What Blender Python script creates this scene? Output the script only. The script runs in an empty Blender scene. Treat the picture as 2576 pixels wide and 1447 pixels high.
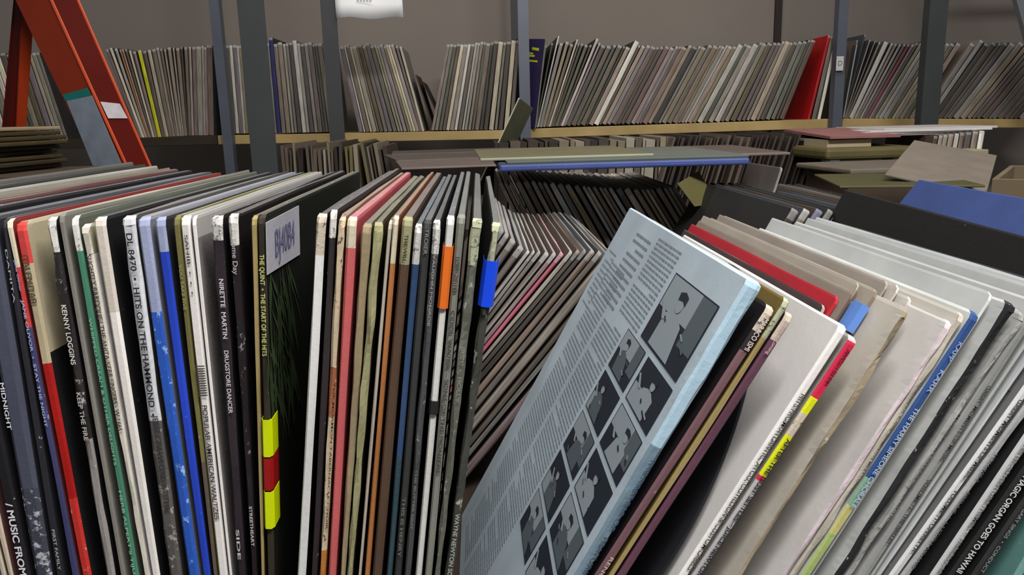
import bpy, bmesh, math, random
from mathutils import Matrix, Vector
random.seed(7)
sc = bpy.context.scene
C = sc.collection

# ------------------------------------------------------------------ camera, world, lights
W, H, F = 2576, 1447, 2000.0
CAM = Vector((0, 0, 1.25))
ROT = (Matrix.Rotation(math.radians(-2.1), 3, 'Z') @ Matrix.Rotation(math.radians(90 - 12.2), 3, 'X')
       @ Matrix.Rotation(math.radians(-1.5), 3, 'Z'))
cd = bpy.data.cameras.new('camera'); cam = bpy.data.objects.new('camera', cd); C.objects.link(cam)
cam.matrix_world = Matrix.Translation(CAM) @ ROT.to_4x4()
cd.sensor_width = 36; cd.lens = 36 * F / W; cd.clip_start = 0.01
cd.dof.use_dof = False
sc.camera = cam
sc.view_settings.view_transform = 'Standard'; sc.view_settings.look = 'None'
sc.view_settings.exposure = 0.0; sc.view_settings.gamma = 1; sc.view_settings.use_curve_mapping = False
wd = bpy.data.worlds.new('world'); sc.world = wd; wd.use_nodes = True
wd.node_tree.nodes['Background'].inputs[0].default_value = (0.80, 0.82, 0.86, 1)
wd.node_tree.nodes['Background'].inputs[1].default_value = 0.19

def area(name, loc, aim, sx, sy, power, col):
    l = bpy.data.lights.new(name, 'AREA'); l.shape = 'RECTANGLE'; l.size = sx; l.size_y = sy
    l.energy = power; l.color = col
    o = bpy.data.objects.new(name, l); C.objects.link(o); o.location = loc
    o.rotation_euler = (Vector(aim) - Vector(loc)).to_track_quat('-Z', 'Y').to_euler()
    return o
area('ceiling_tube_front', (0.55, -0.25, 2.75), (0.45, 0.45, 1.0), 1.3, 0.25, 76, (1.0, 0.985, 0.96))
area('ceiling_tube_aisle', (0.1, 1.9, 2.85), (0.1, 2.5, 1.0), 2.6, 0.3, 22, (1.0, 0.95, 0.87))

# ------------------------------------------------------------------ helpers
def ray(px, py):
    return ROT @ Vector(((px - W / 2) / F, -(py - H / 2) / F, -1))
def P(px, py, Y):                      # point of the place seen at a pixel, on the plane at distance Y
    d = ray(px, py); return CAM + d * (Y / d.y)
def lin(c):
    return tuple(((v / 255) / 12.92 if v / 255 <= 0.04045 else ((v / 255 + 0.055) / 1.055) ** 2.4) for v in c)
def rnd(a, b): return random.uniform(a, b)
def lerp(a, b, t): return a + (b - a) * t

MATS = {}
def card(col, wear=0.0, wcol=(205, 200, 190), rough=0.6, stretch=1.0, fleck=0.10, bump=0.15, scale=55):
    """printed card: a colour, faint mottling, scuffs of the bare board"""
    key = (col, wear, wcol, rough, stretch, fleck, bump, scale)
    if key in MATS: return MATS[key]
    m = bpy.data.materials.new('card_%d' % len(MATS)); m.use_nodes = True; n = m.node_tree.nodes; k = m.node_tree.links
    b = n['Principled BSDF']; b.inputs['Roughness'].default_value = rough
    b.inputs['Specular IOR Level'].default_value = 0.35
    tc = n.new('ShaderNodeTexCoord'); oi = n.new('ShaderNodeObjectInfo')
    ad = n.new('ShaderNodeVectorMath'); ad.operation = 'MULTIPLY_ADD'; ad.inputs[1].default_value = (1, 1, 1 / max(stretch, .01))
    k.new(tc.outputs['Object'], ad.inputs[0])
    sv = n.new('ShaderNodeCombineXYZ'); 
    mu = n.new('ShaderNodeMath'); mu.operation = 'MULTIPLY'; mu.inputs[1].default_value = 37.0
    k.new(oi.outputs['Random'], mu.inputs[0])
    for i in range(3): k.new(mu.outputs[0], sv.inputs[i])
    k.new(sv.outputs[0], ad.inputs[2])
    nz = n.new('ShaderNodeTexNoise'); nz.inputs['Scale'].default_value = scale * .35; nz.inputs['Detail'].default_value = 4
    k.new(ad.outputs[0], nz.inputs['Vector'])
    mr = n.new('ShaderNodeMapRange'); mr.inputs[3].default_value = 1 - fleck; mr.inputs[4].default_value = 1 + fleck
    mr.inputs[1].default_value = .3; mr.inputs[2].default_value = .7
    k.new(nz.outputs['Fac'], mr.inputs[0])
    vm = n.new('ShaderNodeVectorMath'); vm.operation = 'SCALE'; vm.inputs[0].default_value = lin(col)
    k.new(mr.outputs[0], vm.inputs['Scale'])
    out = vm.outputs[0]
    n2 = n.new('ShaderNodeTexNoise'); n2.inputs['Scale'].default_value = scale * 4; n2.inputs['Detail'].default_value = 6
    n2.inputs['Roughness'].default_value = .7
    k.new(ad.outputs[0], n2.inputs['Vector'])
    if wear > 0:
        r2 = n.new('ShaderNodeMapRange'); t = 0.72 - 0.34 * wear
        r2.inputs[1].default_value = t; r2.inputs[2].default_value = t + 0.05
        k.new(n2.outputs['Fac'], r2.inputs[0])
        mx = n.new('ShaderNodeMix'); mx.data_type = 'RGBA'
        k.new(r2.outputs[0], mx.inputs[0]); k.new(out, mx.inputs[6]); mx.inputs[7].default_value = (*lin(wcol), 1)
        out = mx.outputs[2]
    k.new(out, b.inputs['Base Color'])
    if bump > 0:
        bp = n.new('ShaderNodeBump'); bp.inputs['Strength'].default_value = bump; bp.inputs['Distance'].default_value = 0.002
        k.new(n2.outputs['Fac'], bp.inputs['Height']); k.new(bp.outputs[0], b.inputs['Normal'])
    MATS[key] = m; return m
def plain(name, col, rough=0.5, metal=0.0, fleck=0.06, scale=30, spec=0.4):
    key = ('p', name)
    if key in MATS: return MATS[key]
    m = card(col, 0, rough=rough, fleck=fleck, bump=0.05, scale=scale).copy(); m.name = name
    m.node_tree.nodes['Principled BSDF'].inputs['Metallic'].default_value = metal
    m.node_tree.nodes['Principled BSDF'].inputs['Specular IOR Level'].default_value = spec
    MATS[key] = m; return m

def obj(name, verts, faces, mats, parent=None, fmat=None, smooth=False):
    me = bpy.data.meshes.new(name); me.from_pydata([tuple(v) for v in verts], [], faces)
    for m in (mats if isinstance(mats, (list, tuple)) else [mats]): me.materials.append(m)
    if fmat: me.polygons.foreach_set('material_index', fmat)
    if smooth: me.polygons.foreach_set('use_smooth', [True] * len(me.polygons))
    me.update()
    o = bpy.data.objects.new(name, me); C.objects.link(o)
    if parent: o.parent = parent
    return o
def tag(o, label, cat, group=None, kind=None):
    if label: o['label'] = label
    if cat: o['category'] = cat
    if group: o['group'] = group
    if kind: o['kind'] = kind
    return o
def empty(name, loc=(0, 0, 0)):
    o = bpy.data.objects.new(name, None); C.objects.link(o); o.location = loc; return o
BOXF = [(0, 3, 2, 1), (4, 5, 6, 7), (0, 1, 5, 4), (1, 2, 6, 5), (2, 3, 7, 6), (3, 0, 4, 7)]
def boxv(x0, x1, y0, y1, z0, z1):
    return [(x0, y0, z0), (x1, y0, z0), (x1, y1, z0), (x0, y1, z0), (x0, y0, z1), (x1, y0, z1), (x1, y1, z1), (x0, y1, z1)]
def bevel(o, w=0.002, s=2):
    m = o.modifiers.new('bevel', 'BEVEL'); m.width = w; m.segments = s; m.limit_method = 'ANGLE'; return o
def box(name, x0, x1, y0, y1, z0, z1, mat, parent=None, bev=0.002):
    o = obj(name, boxv(x0, x1, y0, y1, z0, z1), BOXF, mat, parent)
    return bevel(o, bev) if bev else o
def prism(name, A, B, mat, parent=None, bev=0):      # two matching polygons joined
    n = len(A); f = [tuple(range(n - 1, -1, -1)), tuple(range(n, 2 * n))] + [(i, (i + 1) % n, n + (i + 1) % n, n + i) for i in range(n)]
    o = obj(name, list(A) + list(B), f, mat, parent)
    return bevel(o, bev) if bev else o

# ------------------------------------------------------------------ the sleeve: a worn record jacket standing on its lower edge
# local frame: x across the thickness, y from the spine inward, z up the spine
def sleeve(name, L, D, tt, tb, cover, spine, bands=(), cbands=(), fray=0.0, rows=24, seed=0, corner=0.004, warp=0.0, topmat=None, parent=None):
    rg = random.Random(seed)
    zs = {0.0, 1.0, 1 - corner * .35 / L, 1 - corner / L}
    for i in range(1, rows): zs.add(i / rows)
    for b in list(bands) + list(cbands): zs.add(b[0]); zs.add(b[1])
    zs = sorted(z for z in zs if 0 <= z <= 1)
    mats = [cover, spine, topmat or cover]
    def mi(m):
        if m not in mats: mats.append(m)
        return mats.index(m)
    bi = [(a, b, mi(m)) for a, b, m in bands]; ci = [(a, b, mi(m)) for a, b, m in cbands]
    V, Fc, M = [], [], []
    ny = 5 if rows > 6 else 2
    prev = None
    walk = [[rg.uniform(-1, 1) for _ in range(len(zs) + 6)] for _ in range(6)]
    walk = [[(w[i] + 2 * w[i + 1] + 3 * w[i + 2] + 2 * w[i + 3] + w[i + 4]) / 5 for i in range(len(zs))] for w in walk]
    nx = ny * 2 + 3
    for zi, z in enumerate(zs):
        h = lerp(tb, tt, z) / 2
        d = (1 - z) * L
        cy = 0.0
        if d < corner: cy = corner - math.sqrt(max(0, corner ** 2 - (corner - d) ** 2))
        hh = h * (0.75 if z == 1 else 1)
        j = lambda s: rg.uniform(-1, 1) * fray * s
        zz = z * L
        b = min(0.0014, h)
        r = []
        ysl = [D * (k / (ny - 1)) for k in range(ny - 1, 0, -1)] + [.009]
        for y in ysl: r.append((-hh + warp * math.sin(math.pi * y / D) * z, y, zz + (rg.uniform(-1, 1) * fray * .8 if z == 1 else 0)))
        k_ = [walk[q][zi] * fray * (.3 + .7 * z) for q in range(6)]
        r.append((-hh + k_[0] * .5, cy + b, zz)); r.append((-hh * .55 + k_[1], cy + k_[2] * .7, zz)); r.append((hh * .55 + k_[3], cy + k_[4] * .7, zz)); r.append((hh + k_[5] * .5, cy + b, zz))
        for y in reversed(ysl): r.append((hh + warp * math.sin(math.pi * y / D) * z, y, zz + (rg.uniform(-1, 1) * fray * .8 if z == 1 else 0)))
        base = len(V); V += r; n = len(r)
        if prev is not None:
            zm = (zs[zi - 1] + z) / 2
            si = next((m for a, bb, m in bi if a <= zm <= bb), 1); cc = next((m for a, bb, m in ci if a <= zm <= bb), 0)
            for q in range(n):
                q2 = (q + 1) % n
                Fc.append((prev + q, prev + q2, base + q2, base + q))
                M.append(si if ny <= q <= ny + 2 else cc)
        else:
            Fc.append(tuple(range(n - 1, -1, -1))); M.append(0)
        prev = base
    # top closed with a strip of quads left-right
    n = len(r)
    for q in range(n // 2 - 1):
        Fc.append((prev + q, prev + q + 1, prev + n - 2 - q, prev + n - 1 - q)); M.append(2)
    return obj(name, V, Fc, mats, parent, M)

def frame(bottom, up, yaw=0.0):
    z = up.normalized(); y = Vector((0, 1, 0)); y = (y - z * y.dot(z)).normalized(); x = y.cross(z)
    m = Matrix((x, y, z)).transposed() @ Matrix.Rotation(yaw, 3, 'Z')
    return Matrix.Translation(bottom) @ m.to_4x4()

DECK = CAM.z - 0.370
OFFW = (205, 202, 196)
TEXTS = []
INK = {}
def ink(col):
    if col not in INK:
        m = bpy.data.materials.new('ink'); m.use_nodes = True; b = m.node_tree.nodes['Principled BSDF']
        b.inputs['Base Color'].default_value = (*lin(col), 1); b.inputs['Roughness'].default_value = .6; INK[col] = m
    return INK[col]
def lettering(parent, s, z0, z1, h, x, col, y=-0.0006, bold=0.0, name='spine_lettering'):
    """words running down the spine from z0 to z1"""
    c = bpy.data.curves.new(name, 'FONT'); c.body = s; c.size = h * 1.5; c.align_x = 'LEFT'; c.align_y = 'CENTER'; c.offset = h * .022 + bold
    c.materials.append(ink(col))
    o = bpy.data.objects.new(name, c); C.objects.link(o); o.parent = parent
    R3 = Matrix(((0, 1, 0), (0, 0, -1), (-1, 0, 0)))
    o.matrix_local = Matrix.Translation((x, y, z0)) @ R3.to_4x4()
    TEXTS.append((o, z0 - z1)); return o
def tape(parent, z0, z1, tt, mat, wrapL=0.008, wrapR=0.008, name='tape', label=None, off=0.0004):
    h = tt / 2 + off
    pts = [(-h, wrapL), (-h, 0.0012), (-h * .55, -off * 1.6), (h * .55, -off * 1.6), (h, 0.0012), (h, wrapR)]
    V = [(x, y, z) for z in (z0, z1) for x, y in pts]; n = len(pts)
    o = obj(name, V, [(i, i + 1, n + i + 1, n + i) for i in range(n - 1)], mat, parent)
    sd = o.modifiers.new('solid', 'SOLIDIFY'); sd.thickness = 0.00025; sd.offset = 1
    if label: o['label'] = label
    return o

# ------------------------------------------------------------------ the room
wallm = plain('painted_wall', (138, 128, 120), 0.85, fleck=0.05, scale=6)
o = box('wall_back', -4.5, 5.0, 3.75, 3.9, 0, 3.2, wallm, bev=0); tag(o, None, None, kind='structure')
o = box('floor', -4.5, 5.0, -1.2, 3.9, -0.05, 0, plain('concrete_floor', (92, 88, 84), 0.8, fleck=.15, scale=12), bev=0); tag(o, None, None, kind='structure')
o = box('trim_1', P(1949, 50, 3.74).x, P(1966, 50, 3.74).x, 3.735, 3.75, 0, 3.2, plain('dark_seam', (52, 42, 38), 0.8), bev=0); tag(o, None, None, kind='structure')

# ------------------------------------------------------------------ table that carries the rows of records
wood = plain('raw_wood', (176, 150, 98), 0.6, fleck=.18, scale=22)
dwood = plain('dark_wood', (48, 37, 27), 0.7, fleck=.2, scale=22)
def on(parent, o): o.parent = parent; o.matrix_parent_inverse = Matrix.Translation(-parent.location); return o
def table(x0, x1, y0, y1, zt, label, legs, cat='table', name='record_table'):
    t = tag(empty(name, ((x0 + x1) / 2, (y0 + y1) / 2, 0)), label, cat)
    on(t, box('tabletop', x0, x1, y0, y1, zt - .03, zt, dwood))
    for x in legs:
        for y in (y0 + .03, y1 - .09): on(t, box('leg', x, x + .06, y, y + .06, 0, zt - .03, dwood))
    on(t, box('apron', x0 + .04, x1 - .04, y0 + .05, y0 + .07, zt - .11, zt - .03, dwood))
table(-1.5, 1.9, 0.34, 1.06, DECK, 'wooden table under the two front stacks of records', (-1.42, 0.2, 1.8))
table(-0.45, 1.9, 1.064, 2.66, DECK, 'wooden table farther back carrying the dim rows below the shelf', (-0.40, 0.7, 1.8))
# ------------------------------------------------------------------ front row: every sleeve read off the photo
LEFT = 'spine-out sleeves in the left front stack'
RIGHT = 'sleeves leaning in the right front stack'
YF = 0.38
recs = []
def rec(top, wt, bx, wb, cover, spine, label, side, wear=.25, wcol=OFFW, bands=(), cbands=(), fray=.0004, text=(), tapes=(), L=None, topw=True, cwear=.06, warp=0, yaw=0, rough=.55, hmax=.33, stretch=1.0, Y=None, bot=None, mid=None):
    recs.append(dict(top=top, wt=wt, bx=bx, wb=wb, cover=cover, spine=spine, label=label, side=side, wear=wear, wcol=wcol, bands=bands, cbands=cbands,
                     fray=fray, text=text, tapes=tapes, L=L, topw=topw, cwear=cwear, warp=warp, yaw=yaw, rough=rough, hmax=hmax, stretch=stretch, Y=Y or 0.38, bot=bot, mid=mid))
K = (26, 24, 27); BLK = (20, 19, 21)
# left stack, from the left edge of the photo to the gap
rec((-400, 505), 24, -60, 20, (90, 88, 84), (120, 116, 108), 'dull grey sleeve whose top edge is the farthest back at the left', 'L')
rec((-340, 515), 24, -35, 20, (52, 52, 50), (96, 92, 86), 'charcoal sleeve second from the back-left corner, only its long top edge in view', 'L')
rec((-285, 520), 24, -12, 16, (150, 146, 136), (168, 160, 146), 'pale grey sleeve with a light top edge third from the far left corner', 'L')
rec((-225, 530), 24, 8, 14, (120, 108, 96), (190, 178, 158), 'thin cream-edged sleeve at the lower left corner of the photo', 'L', wear=.2)
rec((-185, 535), 20, 26, 12, (90, 60, 60), (196, 180, 160), 'thin cream-edged sleeve just left of the black soundtrack sleeve', 'L', wear=.2)
rec((-125, 540), 34, 60, 32, K, K, 'black sleeve with bold white spine words beginning MUSIC FROM THE OR, lower left', 'L', wear=.12,
    text=[('/ MUSIC FROM THE ORIGINAL', 1265, 1640, .62, (225, 222, 228), 0, .00004)])
rec((-45, 548), 60, 108, 48, (48, 48, 54), (72, 74, 90), 'thick slate-grey sleeve with white scuffs and the word NIGHT at the left edge', 'L', wear=.1, wcol=(165, 168, 176),
    text=[('MIDNIGHT', 960, 1078, .2, (225, 225, 235), -.40, 0)], bands=[(1230, 1600, 'scuff')])
rec((6, 552), 26, 150, 28, (34, 34, 40), (40, 40, 46), 'narrow black sleeve with FIRST FAMILY in grey low on its spine', 'L', wear=.15,
    text=[('DAMITA', 625, 760, .4, (165, 165, 175), -.1, 0), ('FIRST FAMILY', 1330, 1432, .4, (170, 170, 165), .2, 0)])
rec((20, 552), 24, 188, 30, (120, 44, 42), (58, 60, 98), 'navy blue Stay the Night sleeve with a cracked silver left edge', 'L', wear=.22, wcol=(132, 140, 170),
    bands=[(.93, 1, 'cream'), (.84, .93, 'redband')], text=[('Jane Olivor', 655, 735, .42, (150, 165, 205), 0, 0), ('JANE OLIVOR  •  STAY THE NIGHT', 755, 1075, .5, (168, 178, 212), 0, 0)])
rec((47, 560), 26, 217, 22, (172, 160, 132), (176, 162, 132), 'beige Calendar sleeve with a red lower spine and a broad tan cover', 'L', wear=.1,
    bands=[(.94, 1.0, 'redband'), (915, 1255, 'red'), (1255, 2600, 'red2')], cbands=[(890, 2600, 'black')], text=[('CALENDAR', 640, 765, .62, (84, 66, 48), 0, 0)])
rec((125, 548), 22, 277, 24, (30, 28, 28), (40, 37, 36), 'black Keep the Fire sleeve with a badly chipped white top', 'L', wear=.34, wcol=(190, 178, 176), fray=.0009,
    bands=[(.95, 1, 'white'), (1105, 2600, 'grey')], text=[('KENNY LOGGINS', 765, 915, .55, (215, 212, 205), 0, 0), ('KEEP THE FIRE', 985, 1105, .5, (190, 188, 182), 0, 0)])
rec((150, 538), 12, 308, 18, (120, 118, 108), (126, 122, 114), 'thin plain grey sleeve between the chipped black spine and the green one', 'L', wear=.08, fray=.0001)
rec((183, 545), 16, 340, 25, (84, 88, 78), (66, 124, 98), 'green sleeve lettered Whipped Cream and Other Delights down its spine', 'L', wear=.22, wcol=(150, 180, 160), stretch=3,
    bands=[(.95, 1, 'white')], text=[('WHIPPED CREAM & OTHER DELIGHTS', 800, 1170, .42, (130, 178, 150), 0, 0), ('HERB ALPERT’S TIJUANA BRASS', 1232, 1560, .45, (140, 182, 154), 0, 0)])
rec((211, 566), 17, 369, 14, (170, 164, 132), (205, 198, 184), 'cream Slightly Baroque sleeve with brown spine lettering, right of the green one', 'L', wear=.1, fray=.0006,
    cbands=[(640, 2600, 'whitecard')], text=[('SLIGHTLY BAROQUE / THE ANITA KERR SINGERS · W 1665', 640, 1082, .72, (66, 56, 48), 0, 0)])
rec((246, 548), 30, 391, 22, (24, 23, 24), (226, 220, 214), 'thick blank off-white sleeve with a black cover beside the cream lettered one', 'L', wear=.04, fray=.0001,
    bands=[(.86, 1, 'dustcream')])
rec((320, 545), 34, 440, 30, (62, 58, 56), (200, 200, 204), 'white taped sleeve lettered DL 8470 Hits on the Hammond', 'L', wear=.12, wcol=(150, 150, 155), fray=.0008,
    bands=[(1060, 2600, 'torn')], text=[('DL 8470  •  HITS ON THE HAMMOND  •', 585, 1045, .42, (40, 38, 42), 0, .00003), ('JESSE CRAWFORD AT THE', 1045, 1285, .4, (48, 46, 50), .15, 0)])
rec((357, 548), 30, 486, 29, (120, 122, 132), (40, 84, 176), 'blue sleeve with white scuffs and a faded lilac top, left of two blues', 'L', wear=.42, wcol=(140, 176, 226), fray=.0003,
    bands=[(.86, 1, 'lilac')])
rec((399, 548), 26, 519, 26, (44, 42, 46), (36, 66, 186), 'smooth cobalt blue sleeve, right-hand one of the two blue spines', 'L', wear=.16, wcol=(120, 160, 220), fray=.0002, bands=[(.95, 1, 'lilac')])
rec((440, 545), 17, 541, 9, (112, 106, 52), (112, 106, 62), 'thin olive sleeve between the cobalt blue and the white waltzes spine', 'L', wear=.15, fray=.0003,
    bands=[(.4, .62, 'umber')], text=[('YOU TAKE FIVE', 665, 780, .5, (150, 146, 100), 0, 0)])
rec((463, 545), 27, 561, 26, (150, 148, 144), (222, 216, 212), 'white sleeve lettered Popular American Waltzes with a ruled band of dark lines', 'L', wear=.03, fray=.0003,
    text=[('SAHIB  •  •  •', 590, 740, .32, (70, 66, 66), 0, 0), ('POPULAR AMERICAN WALTZES', 1018, 1305, .48, (58, 58, 60), 0, 0)])
rec((485, 545), 10, 580, 10, (170, 166, 160), (226, 222, 216), 'white sleeve edge showing its open grey-white cover, beside the waltzes', 'L', wear=.02, fray=.0001, cbands=[(600, 2600, 'slatecard')])
rec((543, 545), 28, 608, 30, (26, 22, 24), (44, 36, 42), 'black sleeve lettered Drugstore Dancer with torn white top strips', 'L', wear=.14, wcol=(170, 160, 165), fray=.0006,
    bands=[(.965, 1, 'white')], text=[('NIRETTE  MARTIN', 700, 850, .42, (215, 208, 212), .1, 0), ('DRUGSTORE DANCER', 880, 1038, .42, (208, 204, 208), .1, 0), ('SIDE', 1330, 1405, .4, (200, 195, 195), -.1, 0)])
rec((585, 540), 24, 640, 28, (20, 15, 14), (34, 27, 30), 'black sleeve lettered STREETHEART low down with a whitish torn top', 'L', wear=.3, wcol=(150, 140, 142), fray=.0006,
    bands=[(.955, 1, 'white')], text=[('Some Day', 600, 690, .5, (170, 162, 160), 0, 0), ('STREETHEART', 1272, 1372, .5, (200, 196, 190), .1, 0)])
rec((637, 545), 15, 661, 12, (70, 54, 28), (158, 140, 92), 'narrow tan sleeve just left of the sleeve with yellow tape', 'L', wear=.06, fray=.0003)
rec((656, 542), 19, 681, 19, (18, 20, 14), (52, 46, 36), 'dark sleeve with leafy cover, price card and yellow and red tape strips', 'L', wear=.2, wcol=(186, 190, 160), fray=.0004,
    text=[('THE QUINT  •  THE START OF THE HITS', 640, 895, .6, (196, 200, 120), 0, 0)], tapes=[(1055, 1148, (206, 222, 8), 'yellow tape strip'), (1152, 1232, (150, 22, 22), 'red tape strip'), (1236, 1328, (206, 222, 8), 'yellow tape strip')])
rec((809, 540), 24, 758, 21, (20, 17, 17), (222, 220, 218), 'white taped sleeve standing alone right of the wide black cover', 'L', wear=.03, fray=.0005,
    bands=[(.94, 1, 'buff')])
rec((838, 530), 17, 790, 24, (36, 29, 28), (48, 40, 42), 'dark brown speckled sleeve next right of the white taped one', 'L', wear=.24, wcol=(165, 160, 160), fray=.0004, bands=[(.96, 1, 'white')])
rec((859, 548), 17, 811, 17, (120, 84, 60), (196, 178, 148), 'cream and orange sleeve with a torn peeling spine, left of the pink one', 'L', wear=.38, wcol=(70, 58, 48), fray=.0009,
    bands=[(925, 1050, 'rust'), (1385, 2600, 'orange')], text=[('THE MORMON TABERNACLE CHOIR', 960, 1330, .3, (70, 44, 36), .32, 0)])
rec((886, 548), 25, 835, 18, (172, 76, 82), (198, 96, 96), 'rose pink sleeve with a smooth pink top edge', 'L', wear=.07, wcol=(226, 190, 170), fray=.0004, bands=[(.955, 1, 'cream')])
rec((922, 565), 25, 862, 13, (74, 70, 48), (150, 134, 104), 'olive tan sleeve with pale edges, next right of the pink one', 'L', wear=.1, fray=.0006)
rec((951, 562), 22, 879, 13, (60, 52, 30), (150, 146, 108), 'tan-green sleeve with a long torn paper strip down its right side', 'L', wear=.14, fray=.0012, wcol=(214, 204, 168))
rec((982, 556), 13, 905, 7, (26, 20, 14), (176, 164, 150), 'very thin pale grey sleeve right of the torn tan-green one', 'L', wear=.06, fray=.0003)
rec((997, 545), 17, 923, 14, (118, 70, 40), (172, 110, 62), 'orange-brown sleeve with a cream top, left of the broad brown one', 'L', wear=.12, wcol=(150, 140, 90), fray=.0003, bands=[(.93, 1, 'cream')])
rec((1026, 548), 26, 948, 28, (58, 42, 32), (84, 64, 50), 'broad dull brown sleeve with faint dark lettering at its top', 'L', wear=.05, wcol=(120, 90, 60), fray=.0003, bands=[(.93, 1, 'khaki')],
    text=[('THE WILL', 590, 660, .35, (52, 38, 32), 0, 0)])
rec((1053, 566), 18, 979, 14, (30, 40, 52), (50, 72, 108), 'deep blue sleeve with a cracked white top', 'L', wear=.12, wcol=(170, 190, 205), fray=.0004, bands=[(.94, 1, 'white'), (1150, 2600, 'teal')])
rec((1076, 556), 20, 1000, 18, (30, 31, 32), (54, 54, 52), 'black sleeve with grey lettering just right of the deep blue one', 'L', wear=.12, wcol=(120, 120, 118), fray=.0004,
    text=[('TROIER', 575, 640, .45, (130, 130, 125), 0, 0), ('THIS IS HENRY', 1250, 1400, .4, (110, 110, 105), 0, 0)])
rec((1100, 556), 17, 1025, 16, (22, 23, 25), (74, 74, 76), 'black frayed sleeve left of the white one with orange tape', 'L', wear=.3, wcol=(130, 130, 130), fray=.0008, bands=[(.95, 1, 'white')],
    text=[('VAUGHN MONROE', 640, 820, .35, (150, 150, 148), 0, 0), ('THE BUTTER NUT', 1180, 1330, .3, (120, 120, 116), 0, 0)])
rec((1134, 545), 20, 1053, 16, (40, 42, 42), (214, 212, 206), 'white sleeve A Taste of Honey with orange tape and one black tape', 'L', wear=.04, fray=.0002,
    tapes=[(620, 776, (226, 110, 36), 'orange tape strip'), (1008, 1042, (40, 40, 36), 'black tape strip')], text=[('A TASTE OF HONEY', 625, 770, .52, (70, 40, 20), 0, .00003)])
rec((1161, 542), 21, 1077, 18, (54, 56, 50), (128, 128, 118), 'grey sleeve with dark lettering beginning Cool Water', 'L', wear=.12, wcol=(90, 88, 78), fray=.0004,
    text=[('LSP-2118', 645, 735, .5, (66, 66, 60), 0, 0), ('COOL WATER – SONS OF THE PIONEERS', 780, 1190, .5, (62, 62, 56), 0, 0)])
rec((1201, 552), 27, 1100, 14, (38, 38, 34), (98, 98, 88), 'grey-black sleeve with a split folded top, second from the gap', 'L', wear=.42, wcol=(158, 160, 142), fray=.0012, bands=[(.93, 1, 'palegreen')],
    text=[('BEST  •  HOLLY', 870, 1010, .4, (130, 132, 120), 0, 0)])
rec((1249, 562), 22, 1130, 24, (44, 47, 42), (64, 64, 58), 'frayed dark sleeve with bright blue tape at the gap', 'L', wear=.36, wcol=(165, 168, 150), fray=.0012, bands=[(.90, 1, 'palegreen')],
    tapes=[(655, 770, (22, 76, 236), 'bright blue tape strip')], text=[('WAYNE NEWTON SONG', 1290, 1470, .5, (170, 172, 160), 0, 0)])
# right stack, leaning right
rec((1903, 708), 50, 1462, 34, (184, 198, 208), (170, 196, 212), 'large pale blue gatefold back cover with black and white photographs', 'R', wear=.1, wcol=(236, 238, 240), fray=.0006, cwear=.0,
    bands=[(1125, 2600, 'steel')], text=[('THE FIRST EAR OF', 1150, 1330, .34, (60, 86, 110), .2, 0), ('FEATURING', 1348, 1470, .4, (62, 78, 96), .15, 0)])
rec((1944, 775), 28, 1510, 26, (24, 20, 22), (116, 84, 90), 'mauve and black sleeve with cream lettering, tucked under the pale blue cover', 'R', wear=.08, fray=.0004, bands=[(.955, 1, 'buff'), (795, 885, 'blackish')],
    text=[('MARACO ISMI', 800, 880, .55, (222, 210, 205), 0, 0), ('RENCO', 1400, 1470, .45, (206, 176, 176), 0, 0)])
rec((1986, 756), 18, 1541, 14, (104, 88, 40), (158, 138, 92), 'golden tan sleeve with an olive rounded top between mauve and purple ones', 'R', wear=.06, fray=.0004, bands=[(.93, 1, 'palegreen')])
rec((1992, 792), 26, 1567, 23, (70, 46, 60), (98, 62, 78), 'plum purple sleeve with a chipped white corner and slanting script', 'R', wear=.12, wcol=(170, 130, 150), fray=.0005, bands=[(.95, 1, 'buff')],
    text=[('Love is Coming', 815, 890, .4, (205, 170, 180), 0, 0)])
rec((2128, 822), 28, 1722, 26, (218, 214, 210), (236, 232, 228), 'bright white sleeve lettered Hits from and a row of label names', 'R', wear=.02, fray=.0002, cwear=0,
    text=[('HITS FROM ATLANTIC, ATCO, COTILLION & CUSTOM LABELS', 990, 1432, .62, (84, 80, 78), .1, 0)])
rec((2153, 852), 27, 1755, 30, (150, 146, 140), (178, 176, 176), 'After the Dust Settles sleeve, its spine red then yellow then grey', 'R', wear=.06, fray=.0003,
    bands=[(862, 1003, 'crimson'), (1003, 1042, 'acid'), (1042, 1098, 'buff'), (1098, 1200, 'acid'), (1200, 1212, 'crimson')],
    text=[('AVCI-10194', 880, 965, .45, (90, 10, 30), 0, 0), ('AFTER THE DUST SETTLES – JUICE NEWTON', 1105, 1450, .5, (38, 36, 48), 0, .00003)])
rec((2078, 772), 8, 0, 12, (62, 50, 50), (150, 140, 132), 'dark brown sleeve with a torn white corner set back above the bright white one', 'R', wear=.3, bot=0.0380, mid=0.1815)
rec((2112, 750), 8, 0, 14, (170, 30, 44), (196, 44, 56), 'red sleeve showing only its long red top edge in the right stack', 'R', wear=.1, wcol=(226, 190, 190), bot=0.0420, mid=0.1845)
rec((2150, 738), 8, 0, 20, (140, 128, 116), (120, 92, 82), 'taupe sleeve set back behind the red top edge', 'R', wear=.2, bot=0.0458, mid=0.1870)
rec((2166, 716), 6, 0, 6, (164, 154, 142), (160, 150, 138), 'light taupe sleeve edge just behind the taupe set-back one', 'R', bot=0.0495, mid=0.1895)
rec((2178, 775), 28, 1792, 24, (150, 142, 132), (96, 84, 76), 'brown-black sleeve with a light blue taped corner and navy cover', 'R', wear=.2, fray=.0005, tapes=[(770, 838, (100, 140, 214), 'light blue tape strip')], cwear=.02, cbands=[(1070, 2600, 'navyband')], bot=0.0535, mid=0.1920)
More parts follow.
